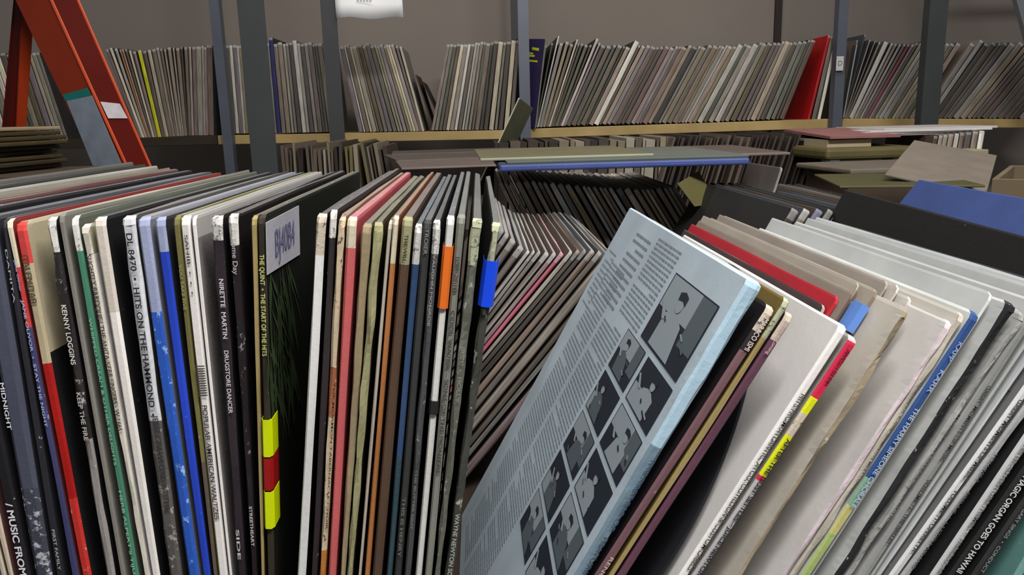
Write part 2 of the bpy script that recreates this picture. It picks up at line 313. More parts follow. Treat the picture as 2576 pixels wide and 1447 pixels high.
rec((2210, 732), 24, 1815, 12, (166, 156, 142), (132, 118, 98), 'thin frayed brown sleeve right of the light blue tape', 'R', wear=.22, fray=.0004, cbands=[(0, .6, 'umber')], bot=0.0575, mid=0.1947)
rec((2238, 712), 6, 0, 6, (150, 140, 130), (160, 152, 142), 'greyish brown sleeve edge rising behind the light blue tape', 'R', bot=0.0665, mid=0.2035)
rec((2266, 722), 6, 0, 6, (186, 178, 168), (190, 184, 176), 'creamy sleeve edge behind the beige frayed one', 'R', bot=0.0695, mid=0.2065)
rec((2296, 752), 8, 0, 10, (196, 190, 182), (206, 200, 192), 'off-white sleeve with a crumpled corner rising over the beige frayed one', 'R', wear=.3, bot=0.0725, mid=0.2095)
rec((2287, 782), 13, 1862, 15, (196, 188, 176), (150, 136, 112), 'beige frayed sleeve with peeling paper and a wide creamy cover', 'R', wear=.25, fray=.0014)
rec((2396, 812), 18, 1978, 14, (206, 202, 198), (204, 188, 192), 'thin pinkish-white sleeve with a dark torn seam and stained cream cover', 'R', wear=.12, wcol=(130, 80, 90), fray=.0007)
rec((2427, 792), 20, 2000, 18, (188, 182, 172), (186, 178, 164), 'cream sleeve with dark broken lettering left of the blue chorale spine', 'R', wear=.22, wcol=(120, 110, 100), fray=.0009,
    text=[('YOUR HANDS  RUBINI  COME LOVE ME BY CLAUDE', 960, 1240, .42, (76, 66, 60), 0, 0)])
rec((2462, 790), 27, 2030, 28, (196, 198, 194), (48, 78, 132), 'Chorale sleeve whose spine fades from blue to yellow-green', 'R', wear=.06, wcol=(150, 170, 200), fray=.0004,
    bands=[(1205, 1275, 'jade'), (1275, 1345, 'yellowgreen'), (1345, 2600, 'limegreen')], text=[('KARR', 930, 985, .5, (160, 176, 216), 0, 0), ('KAPP', 860, 905, .5, (150, 166, 206), 0, 0), ('THE HARRY SIMEONE CHORALE', 1025, 1275, .5, (180, 196, 220), 0, 0)])
rec((2502, 740), 8, 0, 10, (186, 188, 186), (196, 198, 196), 'pale grey sleeve set back just left of the ragged black one', 'R', wear=.2, bot=0.1100, mid=0.2425)
rec((2550, 765), 28, 2112, 24, (188, 188, 186), (34, 33, 34), 'black sleeve with ragged white patches and torn corner at right', 'R', wear=.3, wcol=(200, 200, 194), fray=.0012)
rec((2580, 790), 20, 2135, 20, (150, 150, 148), (150, 150, 146), 'scuffed grey sleeve lettered Lovers Spectacular beside the ragged black one', 'R', wear=.4, wcol=(80, 80, 80), fray=.0012, text=[('MUSIC FOR LOVERS SPECTACULAR', 1040, 1330, .5, (60, 60, 60), 0, 0)])
rec((2622, 762), 25, 2180, 26, (180, 180, 180), (138, 138, 136), 'grey sleeve Great Moments of Music, Volume 12 The Ballet', 'R', wear=.08, fray=.0003,
    text=[('GREAT MOMENTS OF MUSIC', 970, 1160, .5, (60, 60, 62), 0, 0), ('VOLUME 12  THE BALLET', 1205, 1370, .5, (58, 58, 60), 0, 0)])
rec((2664, 742), 8, 0, 8, (172, 174, 172), (170, 170, 168), 'light grey sleeve edge showing above The Ballet spine at right', 'R', wear=.2, bot=.1402, mid=.2735)
rec((2702, 738), 8, 0, 8, (186, 190, 190), (176, 178, 178), 'greenish white sleeve edge between The Ballet and Operetta spines', 'R', wear=.2, bot=.1425, mid=.2805)
rec((2735, 770), 28, 2252, 26, (110, 110, 110), (205, 205, 204), 'pale grey sleeve Great Moments of Music, Volume 11 Operetta', 'R', wear=.03, fray=.0004,
    text=[('GREAT MOMENTS OF MUSIC', 1005, 1205, .5, (70, 70, 72), 0, .00002), ('VOLUME 11: OPERETTA', 1232, 1388, .5, (62, 62, 64), 0, .00002)])
rec((2768, 778), 26, 2280, 20, (104, 104, 104), (160, 160, 160), 'grey sleeve with smaller Volume lettering beside the Operetta one', 'R', wear=.1, fray=.0006,
    text=[('VOLUME 9  –  SIBELIUS  •  LAETITIA MILANO', 1140, 1430, .42, (86, 86, 88), 0, 0)])
rec((2815, 768), 32, 2356, 26, (36, 36, 37), (186, 186, 186), 'light grey sleeve lettered Adventure Themes Various Artists at lower right', 'R', wear=.06, fray=.0003,
    text=[('PETER ADVENTURE THEMES  •  VARIOUS ARTISTS', 1120, 1480, .42, (104, 104, 104), 0, 0)])
rec((2866, 790), 36, 2406, 34, (20, 20, 20), (30, 30, 30), 'black sleeve lettered The Magic Organ Goes to Hawaii', 'R', wear=.04, fray=.0003,
    text=[('THE MAGIC ORGAN GOES TO HAWAII', 1165, 1440, .5, (212, 212, 210), -.05, .00003)])
rec((2868, 850), 30, 2462, 30, (24, 24, 24), (40, 40, 40), 'black sleeve with small grey lettering near the lower right corner', 'R', wear=.1, wcol=(90, 90, 90), fray=.0003,
    text=[('JOHN GARY SINGS  •  CONDUCT', 1240, 1440, .34, (140, 140, 140), 0, 0)])
rec((2895, 880), 24, 2566, 22, (96, 140, 134), (110, 152, 146), 'teal sleeve peeking in at the lower right corner', 'R', wear=.05)

BM = {'navyband': card((34, 40, 62), .03), 'cream': card((206, 196, 170), .12, (120, 110, 90)), 'teal': card((52, 74, 84), .15), 'redband': card((196, 62, 58), .1), 'red': card((158, 16, 12), .08, (220, 150, 140)),
      'red2': card((186, 44, 38), .3, (190, 150, 110)), 'black': card(BLK), 'white': card((206, 204, 198), .5, (104, 100, 96), bump=.25), 'grey': card((140, 134, 130), .12), 'scuff': card((60, 62, 74), .55, (180, 180, 186)),
      'whitecard': card((224, 218, 214)), 'dustcream': card((206, 196, 184), .05), 'torn': card((84, 80, 78), .4, (160, 152, 146)), 'lilac': card((150, 156, 186), .2, (200, 200, 214)),
      'umber': card((96, 84, 76), .1), 'slatecard': card((120, 114, 112)), 'buff': card((196, 182, 164), .4, (90, 80, 70), bump=.25), 'rust': card((160, 100, 70), .3, (220, 190, 160)), 'orange': card((176, 112, 48), .1),
      'khaki': card((146, 142, 108), .1), 'palegreen': card((170, 172, 144), .45, (86, 86, 72), bump=.25), 'steel': card((112, 132, 146), .1, (190, 210, 220)), 'blackish': card((40, 32, 36), .1),
      'crimson': card((206, 38, 72), .05), 'acid': card((212, 216, 20), .05), 'limegreen': card((160, 176, 108), .08), 'yellowgreen': card((190, 184, 116), .08), 'jade': card((128, 164, 138), .08)}

# solve the lines, keep neighbours apart
def mid_x(r, Y):
    A = P(*r['top'], Y); return A.x + (r['bot'] - A.x) * (1.12 - A.z) / (DECK - A.z)
for r in recs:
    if r['bot'] is not None and r['mid'] is not None:      # set back just far enough to stand between its neighbours
        lo, hi = .34, .55
        for _ in range(40):
            m = (lo + hi) / 2
            if mid_x(r, m) < r['mid']: lo = m
            else: hi = m
        r['Y'] = max(.381, lo)
    A = P(*r['top'], r['Y']); B = P(r['bx'], 1447, r['Y']); d = (B - A).normalized()
    if r['bot'] is not None: B = Vector((r['bot'], r['Y'], DECK)); d = (B - A).normalized(); r['auto'] = 1
    L = (DECK - A.z) / d.z; L = max(.285, min(.335, L))
    r['A'], r['B0'], r['d'], r['L'] = A, A + d * L, d, L
    mpp = (P(r['top'][0] + 1, r['top'][1], r['Y']) - A).length; mpb = mpp if 'auto' in r else (P(r['bx'] + 1, 1447, r['Y']) - B).length
    ca = abs(d.z)
    t1, t2 = r['wt'] * mpp * ca, r['wb'] * mpb * ca
    lv = (B - A).length
    if r['mid'] is not None: t1 = t2 = min(t1, .0019)
    r['tt'] = t1; r['tb'] = max(.0011, min(t1, t1 + (t2 - t1) * L / lv))
for side in 'LR':
    q = [r for r in recs if r['side'] == side]
    for a, b in zip(q, q[1:]):
        g = (b['B0'].x - a['B0'].x) * abs(a['d'].z)
        lim = max(.0008, g * .85)
        if (a['tb'] + b['tb']) / 2 > lim:
            s = lim / ((a['tb'] + b['tb']) / 2); a['tb'] *= s; b['tb'] *= s
for side in 'LR':                        # and at the top, where the next one passes it
    q = [r for r in recs if r['side'] == side and r['bot'] is None]
    for a, b in zip(q, q[1:]):
        lo = min(a['A'].z, b['A'].z)
        xa = a['B0'].x - a['d'].x / a['d'].z * (a['B0'].z - lo); xb = b['B0'].x - b['d'].x / b['d'].z * (b['B0'].z - lo)
        g = (xb - xa) * abs(a['d'].z) * .97 - .0004
        if (a['tt'] + b['tt']) / 2 > g: s = max(.35, g / ((a['tt'] + b['tt']) / 2)); a['tt'] *= s; b['tt'] *= s
def zl(r, py):                           # height along the spine where it crosses image row py
    s = (py - r['top'][1]) / (1447 - r['top'][1]); x = lerp(r['top'][0], r['bx'], s)
    return r['L'] - (P(x, py, r['Y']) - r['A']).dot(r['d'])
GEAR = {}
def fr(r, v): return v if v <= 1.0 else max(0.0, min(1.0, zl(r, v) / r['L']))
for i, r in enumerate(recs):
    for key in ('bands', 'cbands'): r[key] = [(min(fr(r, a), fr(r, b)), max(fr(r, a), fr(r, b)), m) for a, b, m in r[key]]
    cov = card(r['cover'], r['cwear'], r['wcol'], rough=r['rough'], bump=.06)
    spn = card(r['spine'], r['wear'], r['wcol'], rough=r['rough'], stretch=r['stretch'] * 1.6, bump=.14)
    lum = sum(r['cover']) / 3
    topm = card(tuple(int(lerp(c, 150, .5)) for c in r['cover']), .25, r['wcol'])
    o = sleeve('record_sleeve', r['L'], .313, r['tt'], r['tb'], cov, spn, [(a, b, BM[m]) for a, b, m in r['bands']], [(a, b, BM[m]) for a, b, m in r['cbands']],
               fray=r['fray'], rows=70 if r['fray'] > .0005 else 24, seed=i, topmat=topm, warp=r['warp'])
    o.matrix_world = frame(r['B0'], -r['d'], r['yaw'])
    tag(o, r['label'], 'record', LEFT if r['side'] == 'L' else RIGHT)
    GEAR[r['label']] = o; r['o'] = o
    for (s, p0, p1, hf, col, xf, bold) in r['text']:
        z0, z1 = zl(r, p0), max(.004, zl(r, p1)); zm = (z0 + z1) / 2; th = lerp(r['tb'], r['tt'], zm / r['L'])
        lettering(o, s, z0, z1, th * hf, th * xf, col, bold=bold, y=-r['fray'] * .8 - .0004)
    for (p0, p1, col, lb) in r['tapes']:
        z0, z1 = zl(r, p1), zl(r, p0); th = lerp(r['tb'], r['tt'], (z0 + z1) / 2 / r['L'])
        tape(o, z0, z1, th, plain('tape_%d%d%d' % col, col, .35), label=lb, off=r['fray'] + .0003,
             wrapL=.012, wrapR=.012)
def find(bit): return next(r for r in recs if bit in r['label'])

# ---- extras on single sleeves
def on_plane(r, px, py, side):           # a pixel carried onto the left or right cover of a front sleeve -> (y, z) there
    M = r['o'].matrix_basis; x = side * r['tt'] / 2
    o0 = M @ Vector((x, 0, 0)); n = (M.to_3x3() @ Vector((1, 0, 0))).normalized(); dd = ray(px, py)
    p = CAM + dd * ((o0 - CAM).dot(n) / dd.dot(n)); return M.inverted() @ p
# ruled lines on the waltzes spine
r = find('Waltzes'); V, Fc = [], []
for i in range(13):
    z = lerp(zl(r, 922), zl(r, 995), i / 12); th = lerp(r['tb'], r['tt'], z / r['L']) * .5
    k = len(V); V += [(-th, -.0008, z), (th, -.0008, z), (th, -.0008, z + .0006), (-th, -.0008, z + .0006)]; Fc.append((k, k + 1, k + 2, k + 3))
obj('ruled_band', V, Fc, ink((70, 62, 58)), r['o'])
# price card, plant picture on the right cover of the dark sleeve
r = find('price card'); o = r['o']
def cover_x(r, z, side): return side * (lerp(r['tb'], r['tt'], z / r['L']) / 2)
q = [on_plane(r, *p, 1) for p in ((665, 560), (748, 517), (751, 640), (668, 692))]
V = [(cover_x(r, p.z, 1) + .0006, p.y, p.z) for p in q] + [(cover_x(r, p.z, 1) + .0009, p.y, p.z) for p in q]
st = obj('price_card', V, BOXF, card((178, 176, 184), 0), o); st['label'] = 'pale lilac-grey handwritten price card'
c = bpy.data.curves.new('card_lettering', 'FONT'); c.body = 'BJ40B4'; c.size = .02; c.align_x = 'CENTER'; c.align_y = 'CENTER'; c.materials.append(ink((112, 108, 150)))
tx = bpy.data.objects.new('card_lettering', c); C.objects.link(tx); tx.parent = st
cen = sum((Vector(v) for v in V[4:]), Vector()) / 4
tx.matrix_local = Matrix.Translation(cen + Vector((.0005, 0, 0))) @ Matrix(((0, 0, 1), (1, 0, 0), (0, 1, 0))).to_4x4(); tx.scale = (abs(q[1].y - q[0].y) * .8 / .075, 1.0, 1)
V, Fc = [], []; rg = random.Random(3)
for i in range(70):
    py0 = rg.uniform(650, 960); px0 = rg.uniform(672, 730); a = on_plane(r, px0, py0, 1)
    ln = rg.uniform(.02, .06); w = rg.uniform(.0008, .0022); an = rg.uniform(-.2, .9)
    if a.z - ln < .05: continue
    b1 = (a.y + math.sin(an) * ln, a.z - math.cos(an) * ln); xo = cover_x(r, a.z, 1) + .0004; xb = cover_x(r, b1[1], 1) + .0004
    k = len(V); V += [(xo, a.y, a.z), (lerp(xo, xb, .5) + .0001, (a.y + b1[0]) / 2 - w, (a.z + b1[1]) / 2), (xb, b1[0], b1[1]), (lerp(xo, xb, .5) + .0001, (a.y + b1[0]) / 2 + w, (a.z + b1[1]) / 2)]
    Fc.append((k, k + 1, k + 2, k + 3))
obj('leaf_picture', V, Fc, card((58, 72, 42), .2, (96, 108, 80), fleck=.5), o)
# back cover of the pale blue sleeve: text columns and photographs
r = find('pale blue gatefold'); o = r['o']
def cv(px, py): p = on_plane(r, px, py, -1); return p.y, p.z
def cx(z): return -(lerp(r['tb'], r['tt'], z / r['L']) / 2)
PHOTO_D = ink((34, 40, 50)); PHOTO_L = ink((150, 160, 166)); PHOTO_M = ink((88, 98, 104))
y1, ztop = cv(1812, 772); y2, _ = cv(1700, 690); y0b, zb_ = cv(1690, 950)
def quad(y0, y1, z0, z1, off): return [(cx(z0) - off, y0, z0), (cx(z1) - off, y0, z1), (cx(z1) - off, y1, z1), (cx(z0) - off, y1, z0)]
colA = (max(.010, y1 - .0), y2); colw = y2 - y1
rg = random.Random(5)
zrow = ztop; gap = .004
hgt = abs(ztop - zb_)
def blob(cy, cz, ry, rz, off, n=14, rot=0):
    return [(cx(cz) - off, cy + ry * math.cos(t) * math.cos(rot) - rz * math.sin(t) * math.sin(rot), cz + ry * math.cos(t) * math.sin(rot) + rz * math.sin(t) * math.cos(rot)) for t in [2 * math.pi * i / n for i in range(n)]]
def picture(y0, y1, z0, z1, kind):
    V = quad(y0, y1, z0, z1, .0004); Fc = [(0, 1, 2, 3)]; M = [0]
    def add(p, m): Fc.append(tuple(range(len(V), len(V) + len(p)))); V.extend(p); M.append(m)
    w, h = y1 - y0, z1 - z0; my = y0 + w * (.45 + .1 * (kind % 3 - 1)); 
    if kind % 2 == 0: add(quad(y0 + w * .02, y0 + w * .3, z0 + h * .3, z0 + h * .98, .0005), 2); add(quad(y0 + w * .3, y0 + w * .98, z0 + h * .52, z0 + h * .98, .00045), 1)
    else: add(quad(y0 + w * .6, y0 + w * .97, z0 + h * .02, z0 + h * .45, .0005), 1)
    lean_ = rg.uniform(-.12, .12)
    P2 = lambda u, v, off=.0006: (cx(z0 + h * v) - off, y0 + w * u, z0 + h * v)
    c0 = rg.uniform(.4, .6)
    add([P2(c0 - .26, .03), P2(c0 + .24, .03), P2(c0 + .2 + lean_, .5), P2(c0 + .06 + lean_, .58), P2(c0 - .06 + lean_, .58), P2(c0 - .2 + lean_, .48)], rg.choice((1, 2)))      # shoulders
    hc = c0 + lean_ * 1.3
    add(blob(y0 + w * hc, z0 + h * .70, w * .075, h * .115, .0007, rot=lean_), 1)                  # head
    add([P2(hc - .09, .72, .0008), P2(hc - .02, .76, .0008), P2(hc + .08, .74, .0008), P2(hc + .1, .84, .0008), P2(hc, .88, .0008), P2(hc - .09, .84, .0008)], 0)
    add([P2(c0 + .16, .42, .0008), P2(c0 + .24, .40, .0008), P2(c0 + .40, .62, .0008), P2(c0 + .36, .66, .0008)], 1)
    for _ in range(3):
        u, v = rg.uniform(.05, .8), rg.uniform(.04, .5); l1, l2 = rg.uniform(.05, .12), rg.uniform(.02, .05)
        add([P2(u, v, .0009), P2(u + l1, v + .05, .0009), P2(u + l1 - .01, v + .05 + l2, .0009), P2(u - .01, v + l2, .0009)], rg.choice((0, 1, 2)))
    obj('photograph', V, Fc, [PHOTO_D, PHOTO_L, PHOTO_M], o, M)
k = 0
ya = (y1, y2); w = y2 - y1
zt = ztop
sizes = [(hgt * .95, 0, 2)]
cols = [(y1, y1 + w * .54), (y1 + w * .58, y1 + w * 1.12)]
# first a large picture next to the spine, then pairs going down
picture(y1, y2, zt - hgt, zt, 0)
zt -= hgt + gap
ph = hgt * .62
for row in range(5):
    z1_ = zt - ph
    if z1_ < .004: z1_ = .004
    if zt - z1_ < .01: break
    picture(y1 - .002, y1 - .002 + w * .66, z1_, zt, 1 + row); picture(y1 + w * .72, y1 + w * 1.34, z1_ + .0, zt, 2 + row)
    zt = z1_ - gap
V, Fc = [], []
def textcol(ya, yb, za, zb, step, h=.0011):
    z = za
    while z > zb:
        y = ya; stop = yb if rg.random() > .15 else lerp(ya, yb, rg.uniform(.3, .8))
        while y < stop:
            ln = rg.uniform(.002, .009); e = min(y + ln, stop); k = len(V)
            V.extend(quad(y, e, z - h, z, .0004)); Fc.append((k, k + 1, k + 2, k + 3)); y = e + .0013
        z -= step
ye = y1 + w * 1.42
textcol(y2 + .010, y2 + .075, ztop + .012, ztop - hgt, .0034)
textcol(max(ye, y2 + .012), ye + .062, ztop - hgt - .012, .012, .0034)
textcol(y2 + .088, y2 + .140, ztop + .006, ztop - .05, .0056, .0017)
textcol(ye + .072, min(.300, ye + .13), ztop - hgt + .02, .012, .0036)
textcol(y2 + .165, min(.300, y2 + .20), ztop - .02, ztop - .07, .0045)
obj('printed_text', V, Fc, ink((132, 144, 150)), o)
r = find('Volume 11 Operetta')
q = [on_plane(r, *p, -1) for p in ((2497, 966), (2543, 985), (2542, 988), (2496, 969))]
obj('printed_rule', [(-(lerp(r['tb'], r['tt'], p.z / r['L']) / 2) - .0004, p.y, p.z) for p in q], [(0, 1, 2, 3)], ink((60, 60, 62)), r['o'])
# the black disc slipping out in front of the white cover
r = find('lettered Hits from'); M = r['o'].matrix_basis
root = empty('vinyl_record'); tag(root, 'shiny black vinyl disc resting bare against the bright white sleeve', 'vinyl record')
N = 96; V, Fc = [], []
rad = [(0.0036, .0), (.0036, .0008), (.05, .0009), (.052, .0006)] + [(.054 + i * .0031, .0006 if i % 2 else .0008) for i in range(30)] + [(.149, .0009), (.1505, .0002), (.1505, -.0002), (.149, -.0009), (.0036, -.0008)]
for rr, hh in rad: V += [(hh, rr * math.cos(2 * math.pi * j / N), rr * math.sin(2 * math.pi * j / N)) for j in range(N)]
for i in range(len(rad)):
    i2 = (i + 1) % len(rad)
    for j in range(N): Fc.append((i * N + j, i * N + (j + 1) % N, i2 * N + (j + 1) % N, i2 * N + j))
vm = bpy.data.materials.new('vinyl'); vm.use_nodes = True; b = vm.node_tree.nodes['Principled BSDF']; b.inputs['Base Color'].default_value = (.022, .022, .026, 1); b.inputs['Roughness'].default_value = .38
obj('disc', V, Fc, vm, root)
V2 = [(-.0011, .049 * math.cos(2 * math.pi * j / 48), .049 * math.sin(2 * math.pi * j / 48)) for j in range(48)]
obj('centre_label', V2, [tuple(range(48))], card((150, 40, 36), .02), root)
root.matrix_world = M @ Matrix.Translation((-.0046 - r['tt'] / 2 * 1.0, .157, .1515))

# ------------------------------------------------------------------ rows made sleeve by sleeve along a line
CN = {'cream': (206, 196, 168), 'white': (214, 212, 204), 'grey': (140, 138, 132), 'taupe': (134, 118, 106), 'brown': (92, 72, 58), 'charcoal': (54, 52, 50),
      'sage': (128, 138, 118), 'olive': (108, 104, 66), 'lilac': (142, 132, 158), 'dark green': (44, 66, 50), 'slate': (82, 88, 96), 'black': (28, 27, 28),
      'beige': (176, 160, 134), 'navy': (42, 42, 92), 'pale grey': (180, 178, 172), 'rose': (150, 78, 92), 'red': (176, 28, 34), 'yellow': (206, 206, 20), 'orange': (176, 112, 60), 'mauve': (126, 100, 116)}
PALE = ['cream', 'white', 'pale grey', 'beige', 'grey', 'taupe', 'grey', 'charcoal', 'sage']
DARK = ['charcoal', 'brown', 'grey', 'black', 'taupe', 'charcoal', 'slate', 'pale grey', 'brown']
ORD = ['first', 'second', 'third', 'fourth', 'fifth', 'sixth', 'seventh', 'eighth', 'ninth', 'tenth', 'eleventh', 'twelfth', 'thirteenth', 'fourteenth', 'fifteenth']
def keyed(keys, t):
    for a, b in zip(keys, keys[1:]):
        if t <= b[0]:
            s = (t - a[0]) / (b[0] - a[0]); return [lerp(a[i], b[i], s) for i in range(1, 5)]
    return list(keys[-1][1:])
NLAB = set()
def row(keys, n, Y, pal, group, bay, special=None, hj=.004, depth=.31, seed=1, Lfix=None, thick=.95, deck=None, cdark=.9, rows=3, fray=.0002, gain=1.0, yj=.0006):
    special = special or {}; rg = random.Random(seed)
    xs = [k[0] for k in keys]; tot = abs(keys[-1][0] - keys[0][0])
    ks = []; acc = 0
    for i, k in enumerate(keys):
        if i: acc += max(1, abs(k[0] - keys[i - 1][0]))
        ks.append([acc, *k])
    for k in ks: k[0] /= acc
    w = [rg.uniform(.6, 1.5) for _ in range(n)]; s = sum(w); c = 0; lines = []
    for i in range(n):
        t0 = c / s; c += w[i]; t1 = c / s; a = keyed(ks, t0); b = keyed(ks, t1); m = [(p + q) / 2 for p, q in zip(a, b)]
        T = P(m[0], m[1], Y); B = P(m[2], m[3], Y)
        g = min((P(b[0], b[1], Y) - P(a[0], a[1], Y)).length, (P(b[2], b[3], Y) - P(a[2], a[3], Y)).length)
        lines.append((T, B, g))
    if Lfix:
        px_ = None; nl = []
        for (T, B, g) in lines:
            d = (T - B).normalized(); B = T - d * ((T.z - DECK) / d.z)
            if px_ is not None and B.x < px_ + .0042: B = Vector((px_ + .0042, B.y, B.z))
            px_ = B.x; nl.append((T, B, g))
        lines = nl
        def xz(l, z): return l[0].x + (l[1].x - l[0].x) * (z - l[0].z) / (l[1].z - l[0].z)
        gp = []
        for q in range(len(lines) - 1):
            a_, b_ = lines[q], lines[q + 1]; z_ = min(a_[0].z, b_[0].z); ca = abs((a_[0] - a_[1]).normalized().z)
            gp.append((abs(xz(b_, z_) - xz(a_, z_)) * ca, abs(b_[1].x - a_[1].x) * ca))
        TH = [(min(v[0] for v in gp[max(0, q - 1):q + 1]) * .80, min(v[1] for v in gp[max(0, q - 1):q + 1]) * .80) for q in range(len(lines))]
    out = []; lastmark = None; cnt = 0; prevc = None
    for i, (T, B, g) in enumerate(lines):
        sp = special.get(i, {})
        cn = sp.get('c') or rg.choice([p for p in pal if p != prevc]); prevc = cn
        d = (T - B).normalized(); L = (T - B).length
        if Lfix: L = min(Lfix, (T.z - DECK) / d.z); B = T - d * L
        L += sp.get('dh', rg.uniform(-1, 1) * hj) if not Lfix else 0
        th = max(.0012, g * abs(d.z) * thick * sp.get('tw', rg.uniform(.9, 1)))
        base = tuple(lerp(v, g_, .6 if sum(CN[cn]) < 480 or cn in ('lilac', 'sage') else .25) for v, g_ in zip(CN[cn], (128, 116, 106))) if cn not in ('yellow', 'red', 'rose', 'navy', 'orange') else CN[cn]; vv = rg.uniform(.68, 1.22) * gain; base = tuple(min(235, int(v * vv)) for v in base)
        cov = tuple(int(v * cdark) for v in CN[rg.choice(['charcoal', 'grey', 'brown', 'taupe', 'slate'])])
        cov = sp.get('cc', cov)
        o = sleeve('record_sleeve', L, depth, TH[i][0] if Lfix else th, TH[i][1] if Lfix else th, card(cov, .05), card(base, .12, wcol=(120, 112, 104) if sum(base) > 360 else (170, 166, 158), stretch=30, scale=1500, fleck=.42, bump=.05), rows=rows, seed=seed * 100 + i, corner=.003, fray=fray,
                   bands=[(.972, 1, card(tuple(int(lerp(v, 205, .55)) for v in base), .2, (120, 112, 104)))] if Y > 3 else [(.965, 1, card(tuple(int(lerp(v, 175, .5)) for v in base), .3, (90, 84, 78)))],
                   topmat=card(tuple(int(lerp(v, 165, .6)) for v in base), .1))
        o.matrix_world = frame(B, d, rg.uniform(-yj, yj))
        if 'name' in sp:
            lab = '%s on %s' % (sp['name'], bay); lastmark = sp['mark']; cnt = 0
        else:
            cnt += 1
            if lastmark: lab = '%s sleeve %s right of the %s one on %s' % (cn, ORD[cnt - 1], lastmark, bay)
            else: lab = '%s sleeve, %s from the left on %s' % (cn, ORD[cnt - 1], bay)
        assert lab not in NLAB, lab
        assert len(lab.split()) <= 16, lab
        NLAB.add(lab); tag(o, lab, 'record', group); out.append(o)
    return out
def S(c, name, mark, dh=0.0, **k): return dict(c=c, name=name, mark=mark, dh=dh, **k)
YS = 3.15
GS = 'sleeves on the back shelf'
row([(-75, 138, -5, 354), (98, 132, 172, 352)], 13, YS, ['cream', 'sage', 'lilac', 'grey', 'olive', 'white', 'beige'], GS, 'the shelf behind the ladder', {9: S('lilac', 'wide lilac-grey sleeve', 'wide lilac'), 12: S('charcoal', 'dark end sleeve', 'dark')}, seed=11)
row([(262, 122, 350, 347), (345, 127, 397, 345), (400, 122, 440, 343), (480, 118, 486, 341), (534, 116, 538, 340)], 26, YS, ['taupe', 'beige', 'brown', 'cream', 'mauve', 'grey', 'pale grey'], GS, 'the shelf beside the ladder',
    {3: S('orange', 'orange-striped sleeve', 'orange'), 8: S('yellow', 'bright yellow sleeve', 'yellow'), 16: S('white', 'clean white leaning sleeve', 'clean white'), 22: S('sage', 'pale green upright sleeve', 'pale green')}, seed=12)
row([(560, 116, 578, 336), (606, 116, 624, 335)], 6, YS, ['taupe', 'cream', 'olive', 'pale grey', 'lilac'], GS, 'the narrow bay between grey posts', seed=13)
row([(670, 108, 690, 335), (818, 110, 848, 332)], 16, YS, ['charcoal', 'pale grey', 'sage', 'slate', 'taupe', 'white'], GS, 'the shelf between dark posts',
    {1: S('navy', 'navy sleeve poking up', 'navy', .02), 7: S('white', 'white sleeve poking up', 'raised white', .01), 13: S('sage', 'broad sage-green sleeve', 'sage-green')}, seed=14)
row([(853, 116, 902, 332), (985, 113, 1050, 330), (1012, 118, 1068, 330)], 19, YS, ['cream', 'lilac', 'taupe', 'beige', 'sage', 'olive', 'grey'], GS, 'the shelf below the paper sign',
    {1: S('white', 'bright white sleeve', 'bright white', .0), 8: S('lilac', 'lilac sleeve poking up', 'raised lilac', .008), 15: S('cream', 'thick cream sleeve', 'thick cream'), 18: S('cream', 'last cream sleeve before the gap', 'last cream')}, seed=15, cdark=.9)
row([(1124, 112, 1084, 328), (1200, 108, 1166, 327), (1309, 103, 1292, 326)], 20, YS, ['taupe', 'sage', 'charcoal', 'grey', 'cream', 'pale grey', 'dark green'], GS, 'the shelf before the centre post',
    {1: S('pale grey', 'broad glossy pale sleeve', 'glossy'), 9: S('white', 'white and red-flecked sleeve', 'red-flecked'), 15: S('cream', 'thick cream sleeve', 'thick cream')}, seed=16)
row([(1356, 112, 1340, 322), (1402, 108, 1352, 320), (1518, 112, 1427, 316), (1630, 118, 1530, 312), (1856, 115, 1751, 308), (2046, 100, 1965, 299), (2054, 98, 1974, 299)], 60, YS,
    ['taupe', 'grey', 'charcoal', 'brown', 'olive', 'mauve', 'slate', 'pale grey', 'dark green', 'taupe', 'beige'], GS, 'the long centre shelf',
    {3: S('white', 'tall off-white sleeve poking up', 'tall off-white', .026), 7: S('cream', 'raised cream sleeve', 'raised cream', .016), 12: S('white', 'white pointed raised sleeve', 'white pointed', .022),
     16: S('dark green', 'broad dark green sleeve', 'broad dark green'), 20: S('white', 'thin glaring white raised sleeve', 'thin glaring white', .02), 24: S('mauve', 'purple-grey sleeve', 'purple-grey'), 29: S('pale grey', 'pale crumpled sleeve', 'crumpled'),
     34: S('lilac', 'lilac-edged sleeve', 'lilac-edged'), 40: S('white', 'left white one of a bright pair', 'left bright', .002), 43: S('white', 'right white one of a bright pair', 'right bright', .002), 48: S('cream', 'yellowish cream sleeve', 'yellowish'),
     53: S('beige', 'broad beige sleeve', 'broad beige'), 58: S('black', 'wide black sleeve', 'wide black')}, seed=17, thick=.95, hj=.006)
row([(2083, 92, 2030, 301), (2110, 90, 2066, 300)], 3, YS, ['charcoal', 'sage'], GS, 'the centre shelf end', {0: S('red', 'bright red sleeve', 'bright red', .004, cc=(176, 14, 18)), 1: S('charcoal', 'thin charcoal sleeve', 'charcoal'), 2: S('white', 'plain white end sleeve', 'white end', .004)}, seed=18)
row([(2150, 98, 2118, 297), (2215, 103, 2131, 297), (2274, 112, 2171, 298), (2314, 110, 2200, 298), (2420, 112, 2300, 299)], 22, YS, ['pale grey', 'lilac', 'taupe', 'sage', 'olive', 'grey', 'beige'], GS, 'the right middle shelf',
    {1: S('black', 'dark raised sleeve', 'dark raised', .02), 5: S('white', 'white sleeve', 'white'), 10: S('rose', 'rose pink sleeve', 'rose pink'), 14: S('white', 'thin bright sleeve', 'thin bright', .01)}, seed=19, thick=.95)
